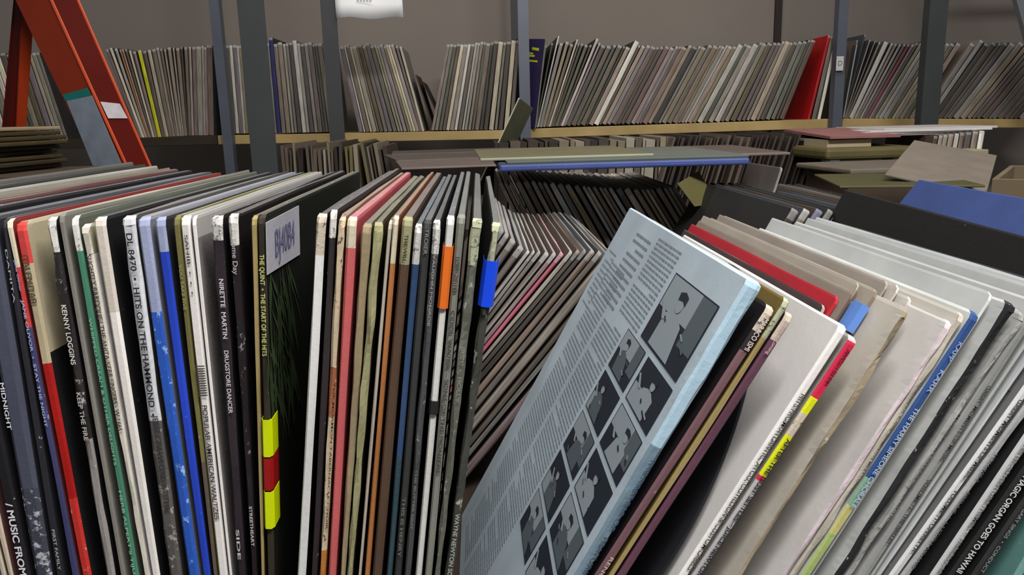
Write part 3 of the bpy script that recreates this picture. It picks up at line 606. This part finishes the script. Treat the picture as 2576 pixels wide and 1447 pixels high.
row([(2440, 108, 2316, 298), (2535, 110, 2392, 298), (2600, 120, 2454, 298), (2740, 125, 2590, 299)], 20, YS, ['taupe', 'brown', 'charcoal', 'slate', 'grey', 'pale grey', 'black'], GS, 'the far right shelf',
    {1: S('white', 'white raised sleeve', 'white raised', .012), 7: S('cream', 'thin cream raised sleeve', 'thin cream', .012), 12: S('slate', 'slate blue sleeve', 'slate blue')}, seed=20, thick=.95)
# sleeves that stand apart on the shelf
def single(top, bot, Y, th, cover, spine, label, group=None, yaw=0, L=None, D=.313, bands=(), seed=5, name='record_sleeve', cbands=()):
    T, B = P(*top, Y), P(*bot, Y); d = (T - B).normalized(); L = L or (T - B).length
    o = sleeve(name, L, D, th, th, card(cover, .05), card(spine, .12), rows=10, seed=seed, fray=.0003, bands=bands, cbands=cbands); o.matrix_world = frame(B if L is None else T - d * L, d, yaw)
    tag(o, label, 'record', group); return o
o = single((1374, 98), (1348, 322), 3.10, .006, (44, 36, 74), (120, 120, 104), 'deep purple sleeve with yellow lettering turned toward the room beside the centre post', GS, yaw=math.radians(38), D=.17)
V, Fc = [], []
for (ya, yb, za, zb) in ((.03, .07, .285, .295), (.05, .16, .262, .270), (.03, .14, .243, .250), (.06, .12, .272, .278)):
    k = len(V); V += [(-.0035, ya, za), (-.0035, yb, za + .004), (-.0035, yb, zb + .004), (-.0035, ya, zb)]; Fc.append((k, k + 1, k + 2, k + 3))
obj('yellow_lettering', V, Fc, ink((188, 196, 40)), o)
single((1046, 188), (1092, 330), 3.18, .005, (58, 46, 38), (74, 60, 50), 'dark brown sleeve slumped in the gap on the shelf below the sign', GS, D=.28)
single((1062, 205), (1120, 326), 3.2, .005, (40, 32, 30), (50, 42, 38), 'blackish sleeve slumped lowest in the gap on the back shelf', GS, D=.28)
single((2156, 112), (2122, 296), 3.12, .005, (96, 100, 98), (150, 150, 146), 'grey sleeve tilted out behind the right-hand thin post', GS, yaw=math.radians(-12), D=.06)

# the boards they stand on
def board(x0, y0, x1, y1, Y, label, mat, h=.034, depth=.36):
    A, B = P(x0, y0, Y), P(x1, y1, Y)
    f = [A, B, B + Vector((0, depth, 0)), A + Vector((0, depth, 0))]
    return tag(prism('shelf_board', [v - Vector((0, 0, h)) for v in f], f, mat, bev=.002), label, 'shelf board', 'boards of the back shelving')
YB = YS - .02
board(-220, 359, 248, 350, YB, 'dim wooden shelf board passing behind the orange ladder', dwood)  # shade on both left boards is put in with the darker wood colour
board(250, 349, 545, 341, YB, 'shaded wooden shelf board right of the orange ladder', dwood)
board(547, 341, 1300, 327, YB, 'yellowish wooden board under the middle-left sleeves', wood)
board(1334, 324, 2086, 299, YB, 'long honey-coloured board under the centre sleeves', wood, h=.036)
board(2120, 298, 2700, 300, YB, 'pale wooden board under the right-hand sleeves', wood)
# painted steel uprights
steel = plain('grey_steel', (84, 88, 94), 0.45, .2); steel_l = plain('light_steel', (92, 96, 108), 0.45, .2); steel_d = plain('dark_steel', (60, 62, 63), 0.55, .1)
def post(xa, xb, py, Y, label, mat, flange=.04, z0=0.0, z1=3.0, flip=False, depth=None, holes=False):
    A, B = P(xa, py, Y), P(xb, py, Y); t_ = .0035; x0, x1 = A.x, B.x
    r_ = tag(empty('shelf_post', ((x0 + x1) / 2, Y, z0)), label, 'shelf post', 'steel uprights of the shelving')
    f = flange
    pts = [(x0, 0), (x1, 0), (x1, f), (x1 - t_, f), (x1 - t_, t_), (x0, t_)] if flip else [(x0, 0), (x1, 0), (x1, t_), (x0 + t_, t_), (x0 + t_, f), (x0, f)]
    c0 = (x0 + x1) / 2
    prism('angle_iron', [(x - c0, y, 0) for x, y in pts], [(x - c0, y, z1 - z0) for x, y in pts], mat, r_)
    prism('foot_plate', [(x - c0, y, 0) for x, y in ((x0 - .01, -.01), (x1 + .01, -.01), (x1 + .01, f + .01), (x0 - .01, f + .01))], [(x - c0, y, .004) for x, y in ((x0 - .01, -.01), (x1 + .01, -.01), (x1 + .01, f + .01), (x0 - .01, f + .01))], mat, r_)
    return r_
post(527, 552, 30, 3.08, 'pale grey post left of the broad dark post', steel_l, flip=True)
post(597, 664, 20, 1.69, 'broad dark grey post nearest the camera, behind the left stack', steel_d, flange=.05)
post(809, 848, 60, 2.75, 'dark post standing just left of the white paper sign', steel_d)
post(1303, 1330, 60, 3.09, 'light grey centre post between the two long shelf bays', steel_l)
post(1286, 1302, 60, 3.55, 'thin dark post behind the light centre post', steel_d, flange=.02)
pr = post(2109, 2133, 60, 3.08, 'slim grey post carrying a small white tag', steel_l)
post(2336, 2382, 60, 2.75, 'wide dark post at the right, in front of the shelf', steel_d)
A = P(2104, 142, 3.07); B = P(2120, 178, 3.07)
g = box('tag', A.x - pr.location.x, B.x - pr.location.x, -.014, -.0105, B.z, A.z, card((196, 196, 192)), pr, bev=.001); g['label'] = 'small white tag'
c = bpy.data.curves.new('tag_lettering', 'FONT'); c.body = 'D'; c.size = .026; c.align_x = 'CENTER'; c.align_y = 'CENTER'; c.materials.append(ink((90, 88, 84)))
tx = bpy.data.objects.new('tag_lettering', c); C.objects.link(tx); tx.parent = g; tx.matrix_local = Matrix.Translation(((A.x + B.x) / 2 - pr.location.x, -.0146, (A.z + B.z) / 2)) @ Matrix.Rotation(math.pi / 2, 4, 'X')
# paper sign on the dark post
A = P(846, 47, 2.74); B = P(1014, 44, 2.74); n_ = 10; V, Fc = [], []
for j in range(2):
    pass
nz_ = 6; hh_ = .26
for a in range(n_ + 1):
    for b_ in range(nz_ + 1):
        u, v = a / n_, b_ / nz_; x = lerp(A.x, B.x, u); z = lerp(A.z, B.z, u) + v * hh_
        curl = .012 * (1 - v) ** 2 * math.sin(u * 5) ; V.append((x, 2.742 - curl - .004, z + (.004 * math.sin(u * 9) if v == 0 else 0)))
for a in range(n_):
    for b_ in range(nz_): k = a * (nz_ + 1) + b_; Fc.append((k, k + nz_ + 1, k + nz_ + 2, k + 1))
pm = plain('white_paper', (244, 244, 246), .9, fleck=.01)
o = obj('paper_sign', V, Fc, pm, smooth=True); sd = o.modifiers.new('s', 'SOLIDIFY'); sd.thickness = .0004
tag(o, 'white paper sheet hanging beside the dark post above the shelf', 'sign')
V, Fc = [], []
for i in range(5):
    p0 = P(897 + i * 8, 2.5, 2.72); k = len(V); V += [(p0.x, 2.725, p0.z), (p0.x + .007, 2.725, p0.z), (p0.x + .007, 2.725, p0.z + .006), (p0.x, 2.725, p0.z + .006)]; Fc.append((k, k + 1, k + 2, k + 3))
obj('printed_line', V, Fc, ink((176, 178, 184)), o)

# ------------------------------------------------------------------ the orange stepladder
lad = plain('orange_fibreglass', (150, 46, 6), .42, fleck=.06); lad_shade = plain('orange_fibreglass_shade', (84, 12, 3), .6, fleck=.06, spec=.15)  # darker copy puts the shade of the turned rail faces into the colour
YL = 1.80
A0, A1 = P(38, 0, YL + .045), P(246, 430, YL + .045)
B0_, B1 = P(130, 0, YL), P(325, 430, YL)
C0, C1 = P(207, 25, YL + .055), P(382, 426, YL + .055)
def onto(px, py, a, b, c_):
    n = (b - a).cross(c_ - a).normalized(); d = ray(px, py); return CAM + d * ((a - CAM).dot(n) / d.dot(n))
A1 = onto(246, 430, A0, B0_, B1); C1 = onto(382, 426, C0, B0_, B1)
def ext(a, b, z): s = (z - a.z) / (b.z - a.z); return a + (b - a) * s
lt = tag(empty('stepladder', (A1.x, YL, 0)), 'orange fibreglass stepladder standing open at the left', 'stepladder')
def lpart(name, pa, pb, mat, label=None):
    o = prism(name, [v - lt.location for v in pa], [v - lt.location for v in pb], mat, lt, bev=.0015)
    if label: o['label'] = label
    return o
zt_, zb2 = 1.25 + .33, 0.01
tt_ = .004
def strip(name, e0, e1, g0, g1, nrm, mat):     # a plate between two slanted lines, thickened along nrm
    a, b_ = ext(e0, e1, zt_), ext(e0, e1, zb2); c_, d_ = ext(g0, g1, zt_), ext(g0, g1, zb2)
    return lpart(name, [a, c_, c_ + nrm, a + nrm], [b_, d_, d_ + nrm, b_ + nrm], mat)
for k_, off in enumerate((Vector((0, 0, 0)), Vector((-.55, .12, 0)))):
    strip('rail_web', A0 + off, A1 + off, B0_ + off, B1 + off, Vector((.001, tt_, 0)), lad)
    strip('rail_flange', B0_ + off, B1 + off, C0 + off, C1 + off, Vector((-.001, tt_, 0)), lad_shade)
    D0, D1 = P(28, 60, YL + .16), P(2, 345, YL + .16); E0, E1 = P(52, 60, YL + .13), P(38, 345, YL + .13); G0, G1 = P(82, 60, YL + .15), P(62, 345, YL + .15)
    strip('rear_rail', D0 + off, D1 + off, E0 + off, E1 + off, Vector((0, tt_, 0)), lad_shade)
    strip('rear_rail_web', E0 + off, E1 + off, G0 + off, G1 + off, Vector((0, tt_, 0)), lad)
hil = plain('orange_highlight', (214, 84, 44), .35)  # highlight along the rail corners, painted as added lighter strips
for e0, e1 in ((B0_, B1), (C0, C1)):
    a, b_ = ext(e0, e1, zt_), ext(e0, e1, zb2); w2 = Vector((.0035, 0, 0)); dy = Vector((0, -.003, 0))
    lpart('rail_edge_highlight', [a - w2, a - w2 + dy, a + w2 + dy, a + w2], [b_ - w2, b_ - w2 + dy, b_ + w2 + dy, b_ + w2], hil)
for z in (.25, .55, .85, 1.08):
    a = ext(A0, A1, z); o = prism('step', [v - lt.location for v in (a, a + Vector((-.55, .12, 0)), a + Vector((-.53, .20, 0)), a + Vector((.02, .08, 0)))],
        [v - lt.location + Vector((0, 0, .022)) for v in (a, a + Vector((-.55, .12, 0)), a + Vector((-.53, .20, 0)), a + Vector((.02, .08, 0)))], lad_shade, lt, bev=.002)
a = ext(A0, A1, 1.25 + .335); 
tp = [a + Vector((-.62, -.02, -.045)), a + Vector((.13, -.02, -.045)), a + Vector((.13, .16, -.045)), a + Vector((-.62, .16, -.045))]
pc = P(212, 20, YL + .05)
tp = [Vector((pc.x - .75, YL - .02, 1.25 + .30)), Vector((pc.x, YL - .02, 1.25 + .30)), Vector((pc.x, YL + .2, 1.25 + .30)), Vector((pc.x - .75, YL + .2, 1.25 + .30))]
# top cap sits above the frame
o = prism('top_cap', [v - lt.location + Vector((0, 0, .03)) for v in tp], [v - lt.location + Vector((0, 0, .08)) for v in tp], plain('dark_plastic', (50, 46, 30), .6), lt, bev=.006)
def facing(px_list, e0, e1, g0, g1, lift):     # pixels carried onto the plane of a rail plate
    a, b_, c_ = ext(e0, e1, 1.5), ext(e0, e1, 1.1), ext(g0, g1, 1.3); n = (b_ - a).cross(c_ - a).normalized()
    if n.y > 0: n = -n
    return [(lambda d: CAM + d * ((a + n * lift - CAM).dot(n) / d.dot(n)))(ray(*p)) for p in px_list], n
def sticker(name, px, e0, e1, g0, g1, mat, label, lift=.002):
    q, n = facing(px, e0, e1, g0, g1, lift); q = [v - lt.location for v in q]
    o = prism(name, q, [v + n * .0006 for v in q], mat, lt); o['label'] = label; return o
lb = card((146, 156, 170), .18, (196, 200, 208), fleck=.12, scale=90, rough=.4)
sticker('warning_label', [(166, 250), (232, 240), (314, 430), (240, 432)], A0, A1, B0_, B1, lb, 'pale blue-grey printed warning label')
sticker('label_header', [(158, 238), (220, 221), (230, 240), (165, 254)], A0, A1, B0_, B1, card((30, 128, 122), .02), 'teal label header', .0024)
sticker('white_label', [(252, 256), (301, 261), (321, 298), (272, 298)], B0_, B1, C0, C1, card((186, 180, 184), .2, (120, 116, 116), scale=120), 'white printed sticker')

# aluminium rail leaning in at the top right corner
al = plain('aluminium', (150, 152, 156), .35, .6)
a, b_ = P(2552, -60, 2.86), P(2604, 130, 2.86); dv = (b_ - a) 
r_ = tag(empty('aluminium_ladder', (0, 0, 0)), 'grey aluminium ladder rail leaning in at the upper right corner', 'ladder')
def beam(name, a, b_, w_, d_, mat, par):
    u = (b_ - a).normalized(); x = Vector((0, 1, 0)).cross(u).normalized() * w_ / 2; y = Vector((0, 1, 0)) * d_ / 2
    return prism(name, [a - x - y, a + x - y, a + x + y, a - x + y], [b_ - x - y, b_ + x - y, b_ + x + y, b_ - x + y], mat, par, bev=.002)
e = ext(a, b_, .02); s_ = ext(a, b_, 2.6)
s2 = s_ + Vector((.0, 0, 0))
beam('side_rail', s_, e, .045, .025, al, r_); beam('side_rail', s_ + Vector((.42, 0, 0)), e + Vector((.42, 0, 0)), .045, .025, al, r_)
for z in (.4, .7, 1.0, 1.9, 2.2):
    p_ = ext(s_, e, z); beam('rung', p_, p_ + Vector((.42, 0, 0)), .03, .03, al, r_)
beam('inner_lip', s_ + Vector((.035, -.02, 0)), e + Vector((.035, -.02, 0)), .006, .02, al, r_)

# ------------------------------------------------------------------ valley between the two front stacks
GV = 'sleeves in the second row seen through the gap'
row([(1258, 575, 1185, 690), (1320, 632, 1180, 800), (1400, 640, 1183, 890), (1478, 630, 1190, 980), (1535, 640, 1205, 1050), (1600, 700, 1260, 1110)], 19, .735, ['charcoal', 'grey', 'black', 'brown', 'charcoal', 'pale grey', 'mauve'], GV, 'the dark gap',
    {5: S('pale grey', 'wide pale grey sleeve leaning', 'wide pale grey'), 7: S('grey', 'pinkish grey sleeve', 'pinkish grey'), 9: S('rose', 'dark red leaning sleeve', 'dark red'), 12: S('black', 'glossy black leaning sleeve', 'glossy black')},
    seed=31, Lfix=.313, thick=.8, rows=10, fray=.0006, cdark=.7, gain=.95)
GB = 'sleeves in the third row leaning left'
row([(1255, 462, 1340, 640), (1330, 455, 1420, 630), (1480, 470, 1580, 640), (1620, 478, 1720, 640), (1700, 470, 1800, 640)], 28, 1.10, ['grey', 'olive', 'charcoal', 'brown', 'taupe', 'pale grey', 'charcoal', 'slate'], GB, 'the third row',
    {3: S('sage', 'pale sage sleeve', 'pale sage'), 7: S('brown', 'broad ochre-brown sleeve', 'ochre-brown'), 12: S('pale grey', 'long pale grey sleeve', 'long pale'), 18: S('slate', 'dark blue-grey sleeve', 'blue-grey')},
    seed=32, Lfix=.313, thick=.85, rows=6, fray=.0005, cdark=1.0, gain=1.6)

# second row on the right, only its long tops show
GR = 'sleeves in the second row behind the right stack'
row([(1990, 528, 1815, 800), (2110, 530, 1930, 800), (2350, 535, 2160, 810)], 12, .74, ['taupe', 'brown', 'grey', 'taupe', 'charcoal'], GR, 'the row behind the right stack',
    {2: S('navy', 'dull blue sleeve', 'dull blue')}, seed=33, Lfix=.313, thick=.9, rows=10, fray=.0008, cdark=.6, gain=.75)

# loose sleeves
def corner_sleeve(pb, Yb, lean, yaw, th, cover, spine, label, seed=1, D=.313, L=.313):
    """a leaning sleeve given by its far top corner"""
    up = Vector((math.sin(lean), 0, math.cos(lean))); M = frame(Vector((0, 0, 0)), up, yaw)
    o = sleeve('record_sleeve', L, D, th, th, card(cover, .03), card(spine, .2), rows=16, seed=seed, fray=.0005)
    o.matrix_world = Matrix.Translation(P(*pb, Yb) - M @ Vector((-th / 2, D, L))) @ M
    tag(o, label, 'record'); return o
corner_sleeve((2126, 476), .745, math.radians(25.5), math.radians(9.5), .004, (20, 18, 18), (60, 60, 60), 'large black sleeve lying above the right stack with faint lettering on its cover', 41)
corner_sleeve((2312, 452), 1.0, math.radians(38), math.radians(2), .004, (50, 68, 120), (66, 86, 132), 'mid-blue glossy sleeve behind the large black one at right', 42)
corner_sleeve((1882, 408), 1.06, math.radians(16), math.radians(-2), .003, (92, 84, 78), (130, 128, 122), 'crumpled grey-brown sleeve with a sparkling worn edge behind the pale blue cover', 43, D=.13)

def flat(px, py, Y, w_, d_, rz, th, cov, edge, label, tilt=0, group=None, roll=0):
    """a sleeve lying flat; px,py is its near left corner"""
    p_ = P(px, py, Y); V = boxv(0, w_, 0, d_, 0, th)
    o = obj('record_sleeve', V, BOXF, [card(cov, .06), card(edge, .15)], None, [0, 0, 1, 1, 1, 1]); bevel(o, th * .3)
    o.matrix_world = Matrix.Translation(p_) @ Matrix.Rotation(rz, 4, 'Z') @ Matrix.Rotation(tilt, 4, 'X') @ Matrix.Rotation(roll, 4, 'Y')
    tag(o, label, 'record', group); return o
flat(1257, 433, 1.0, .318, .31, math.radians(1.0), .009, (40, 46, 58), (62, 76, 132), 'blue-edged sleeve lying flat across the gap, lowest of its pile')
flat(1275, 414, 1.01, .31, .30, math.radians(.6), .0035, (80, 84, 76), (74, 84, 78), 'slate green sleeve lying flat, second up in the pile over the gap')
flat(1208, 406, 1.06, .232, .30, math.radians(1.6), .004, (92, 86, 62), (150, 152, 128), 'pale green-edged sleeve lying flat at the left of the pile over the gap')
flat(1655, 399, 1.08, .18, .28, math.radians(-1.5), .004, (74, 62, 56), (104, 90, 84), 'brown sleeve lying flat at the right of the pile over the gap')
flat(1010, 428, 1.5, .315, .31, math.radians(8), .004, (92, 80, 74), (120, 106, 100), 'taupe sleeve lying flat just behind the middle of the left stack')
flat(1000, 408, 1.75, .315, .31, math.radians(12), .004, (74, 64, 58), (100, 90, 82), 'dark taupe sleeve lying flat below the left-centre shelf')
flat(985, 392, 2.0, .315, .2, math.radians(5), .004, (66, 58, 50), (96, 84, 74), 'brownish sleeve lying flat farthest back under the left-centre shelf')
# a pale sleeve leaning into the aisle below the centre post
T = P(1306, 246, 2.3); B = P(1238, 392, 2.3)
o = sleeve('record_sleeve', .30, .25, .004, .004, card((120, 122, 98), .15), card((176, 176, 150), .1), rows=10, seed=77, fray=.0006)
o.matrix_world = frame(B - (T - B).normalized() * (.30 - (T - B).length), T - B, math.radians(-14)); tag(o, 'pale green-grey sleeve poking up steeply just left of the centre post', 'record')
# tan square jacket standing in the third row
q = [P(1704, 462, 1.0), P(1758, 430, 1.03), P(1806, 512, 1.02), P(1748, 520, .99)]
bk = Vector((0, .004, -.001))
o = prism('card_sleeve', [v + bk for v in q], q, card((78, 72, 38), .03), bev=.0006)
tag(o, 'small mustard-tan square jacket standing askew beyond the pale blue cover', 'record')

# far rows on the table: slivers nobody could count one by one in the photo
V, Fc, M = [], [], []
rg = random.Random(9)
farc = [card(c, .1) for c in ((92, 80, 70), (120, 108, 92), (60, 50, 44), (140, 128, 108), (46, 38, 34), (104, 96, 64), (70, 60, 52), (150, 144, 128))]
def sliver(x0, x1, ytop, Y, lean, m, h=None, d_=.3):
    a, b_ = P(x0, ytop, Y), P(x1, ytop, Y); h = h or (a.z - DECK); sh = -math.tan(lean) * h
    k = len(V)
    V.extend([(a.x + sh, Y, a.z - h), (b_.x + sh, Y, a.z - h), (b_.x + sh, Y + d_, a.z - h), (a.x + sh, Y + d_, a.z - h), (a.x, Y, a.z), (b_.x, Y, a.z), (b_.x, Y + d_, a.z), (a.x, Y + d_, a.z)])
    Fc.extend([tuple(k + i for i in f) for f in BOXF]); M.extend([m] * 6)
x = 705
while x < 968:
    w_ = rg.uniform(4, 11); sliver(x, x + w_, 372 + rg.uniform(-14, 8) - (x - 700) * .01, 2.2, rg.uniform(-.02, .05) if x < 900 else -.12, rg.randrange(8)); x += w_ + rg.uniform(1, 7)
x = 1245
while x < 1690:
    w_ = rg.uniform(5, 26); sliver(x, x + w_, 356 + rg.uniform(-4, 5) - (x - 1300) * .02, 2.25, .05, rg.randrange(8)); x += w_ + rg.uniform(1, 5)
x = 1695
while x < 2082:
    w_ = rg.uniform(3, 8); sliver(x, x + w_, 347 + rg.uniform(-5, 4) - (x - 1700) * .025, 2.2, .28, rg.choice((0, 2, 4, 2, 4, 6))); x += w_ + rg.uniform(3, 12)
o = obj('far_record_rows', V, Fc, farc, None, M); tag(o, 'dim rows of worn record sleeves standing on the table under the shelf', 'records', kind='stuff')

# things at the right behind the second row
cb = tag(empty('cardboard_box', (0, 0, 0)), 'tan cardboard record box with torn rim at the right edge', 'box')
cbm = plain('cardboard', (100, 86, 64), .8, fleck=.12)
a = P(2492, 484, 1.15); cb.location = (a.x, a.y, DECK); cb.rotation_euler = (0, 0, math.radians(-38)); hz = a.z + .02 - DECK
for nm, (x0, x1, y0, y1) in (('front_panel', (0, .3, 0, .006)), ('side_panel', (0, .008, .006, .3)), ('back_panel', (0, .3, .3, .306)), ('side_panel', (.294, .3, .006, .3))):
    box(nm, x0, x1, y0, y1, 0, hz, cbm, cb, bev=.001)
box('bottom_panel', .008, .294, .006, .3, 0, .006, cbm, cb, bev=.001)
flat(2112, 474, 1.3, .22, .26, math.radians(-14), .004, (70, 67, 36), (80, 78, 44), 'olive-yellow sleeve lying flat behind the large black one')
q = [P(2226, 438, 1.36), P(2300, 352, 1.60), P(2508, 440, 1.48), P(2480, 492, 1.26)]; q[2] = q[1] + (q[3] - q[0]) * .95
o = prism('record_sleeve', [v - Vector((0, -.001, .004)) for v in q], q, card((112, 102, 92), .05), bev=.001)
tag(o, 'plain brown card sleeve tipped up on a corner at right', 'record')
flat(2140, 440, 1.7, .315, .26, math.radians(4), .012, (104, 94, 84), (112, 102, 90), 'dull taupe sleeve lying flat left of the brown card')
flat(2078, 404, 2.0, .24, .3, math.radians(2), .03, (90, 82, 48), (92, 84, 50), 'olive board-like box set lying under the cream crate')
cr = tag(empty('record_crate', (0, 0, 0)), 'cream cardboard box with a dusty pink lid below the right shelf', 'crate')
a, b_ = P(2082, 352, 2.05), P(2190, 396, 2.05)
box('side_panel', a.x, b_.x, 2.05, 2.35, b_.z, a.z, plain('cream_card', (176, 160, 134), .7), cr, bev=.002)
a2, b2 = P(2076, 349, 2.06), P(2250, 349, 2.06)
lid = prism('lid', [Vector((a2.x, 2.03, a2.z)), Vector((b2.x, 2.03, a2.z)), Vector((b2.x, 2.35, a2.z + .012)), Vector((a2.x, 2.35, a2.z + .012))], [Vector((a2.x, 2.03, a2.z + .006)), Vector((b2.x, 2.03, a2.z + .006)), Vector((b2.x, 2.35, a2.z + .02)), Vector((a2.x, 2.35, a2.z + .02))], card((140, 96, 92), .1), cr); lid['label'] = 'dusty pink lid'
GP = 'pale sleeves piled below the right shelf'
for i, (x0, y0, ww, rz, e) in enumerate(((2150, 345, .33, 2, (168, 150, 152)), (2172, 340, .32, 1, (196, 188, 184)), (2190, 335, .33, -1, (206, 202, 200)), (2225, 330, .31, 0, (190, 182, 184)))):
    flat(x0, y0, 2.12, ww, .3, math.radians(rz), .0065, (180, 172, 170), e, '%s of the pale sleeves lying flat below the right shelf' % ('lowest', 'second lowest', 'third lowest', 'topmost')[i], group=GP)
row([(2350, 343, 2318, 500), (2482, 328, 2452, 500)], 9, 2.08, ['pale grey', 'charcoal', 'taupe', 'grey', 'black'], 'short row of sleeves standing under the right shelf', 'the short low row', {8: S('white', 'white end sleeve', 'white end')}, seed=51, thick=.7, Lfix=.2, depth=.25)
a, b_ = P(2366, 383, 2.0), P(2488, 376, 2.0)
o = prism('record_tray', [a - Vector((0, 0, .03)), b_ - Vector((0, 0, .03)), b_ + Vector((0, .3, -.03)), a + Vector((0, .3, -.03))], [a, b_, b_ + Vector((0, .3, 0)), a + Vector((0, .3, 0))], plain('tray_card', (150, 144, 112), .7), bev=.002)
tag(o, 'khaki card tray under the short row of sleeves below the right shelf', 'tray')
def support(name, x0, x1, y0, y1, z0, z1, label, cat):
    t_ = tag(empty(name, ((x0 + x1) / 2, (y0 + y1) / 2, z0)), label, cat); w_ = .006
    for nm, a_ in (('bottom_panel', (x0, x1, y0, y1, z0, z0 + w_)), ('front_panel', (x0, x1, y0, y0 + w_, z0 + w_, z1 - w_)), ('back_panel', (x0, x1, y1 - w_, y1, z0 + w_, z1 - w_)),
                   ('side_panel', (x0, x0 + w_, y0 + w_, y1 - w_, z0 + w_, z1 - w_)), ('side_panel', (x1 - w_, x1, y0 + w_, y1 - w_, z0 + w_, z1 - w_)), ('top_panel', (x0, x1, y0, y1, z1 - w_, z1))):
        on(t_, box(nm, *a_, plain('brown_board', (70, 56, 44), .8, fleck=.15), bev=.001))
p_ = P(2140, 440, 1.7)
support('storage_box', p_.x + .01, p_.x + .30, 1.73, 1.96, DECK, p_.z - .001, 'plain brown storage box under the dull taupe sleeve at right', 'box')
p_ = P(-520, 458, 1.45)
support('side_cabinet', p_.x - .03, p_.x + .42, 1.44, 1.76, 0, p_.z - .001, 'dark cabinet holding the pile of flat sleeves at the far left', 'cabinet')
# left: pile lying flat beside the ladder
GL = 'sleeves lying in a pile at the far left'
for i in range(9):
    flat(-540 + rnd(-14, 14), 452 - i * 14 + 6, 1.45, .315, .31, math.radians(rnd(-6, 6)), .0085, random.choice([(66, 56, 34), (78, 60, 40), (52, 46, 30), (60, 40, 34)]), random.choice([(70, 60, 34), (96, 72, 44), (56, 48, 30)]) if i < 8 else (170, 150, 120),
         '%s sleeve counted upward in the pile at the far left edge' % ORD[i], group=GL)

# ------------------------------------------------------------------ fit the words to their lengths
bpy.context.view_layer.update()
for o, ln in TEXTS:
    w_ = o.dimensions.x
    if w_ > 0: o.scale = (max(.2, ln / w_), 1, 1)
# the words become plain meshes
dg = bpy.context.evaluated_depsgraph_get()
for o in [o for o in sc.objects if o.type == 'FONT']:
    me = bpy.data.meshes.new_from_object(o.evaluated_get(dg)); nm = o.name.split('.')[0]
    q = bpy.data.objects.new(nm, me); C.objects.link(q); q.parent = o.parent; q.matrix_local = Matrix.LocRotScale(*o.matrix_local.decompose()[:2], o.scale)
    if not me.materials: me.materials.append(o.data.materials[0])
    bpy.data.objects.remove(o)
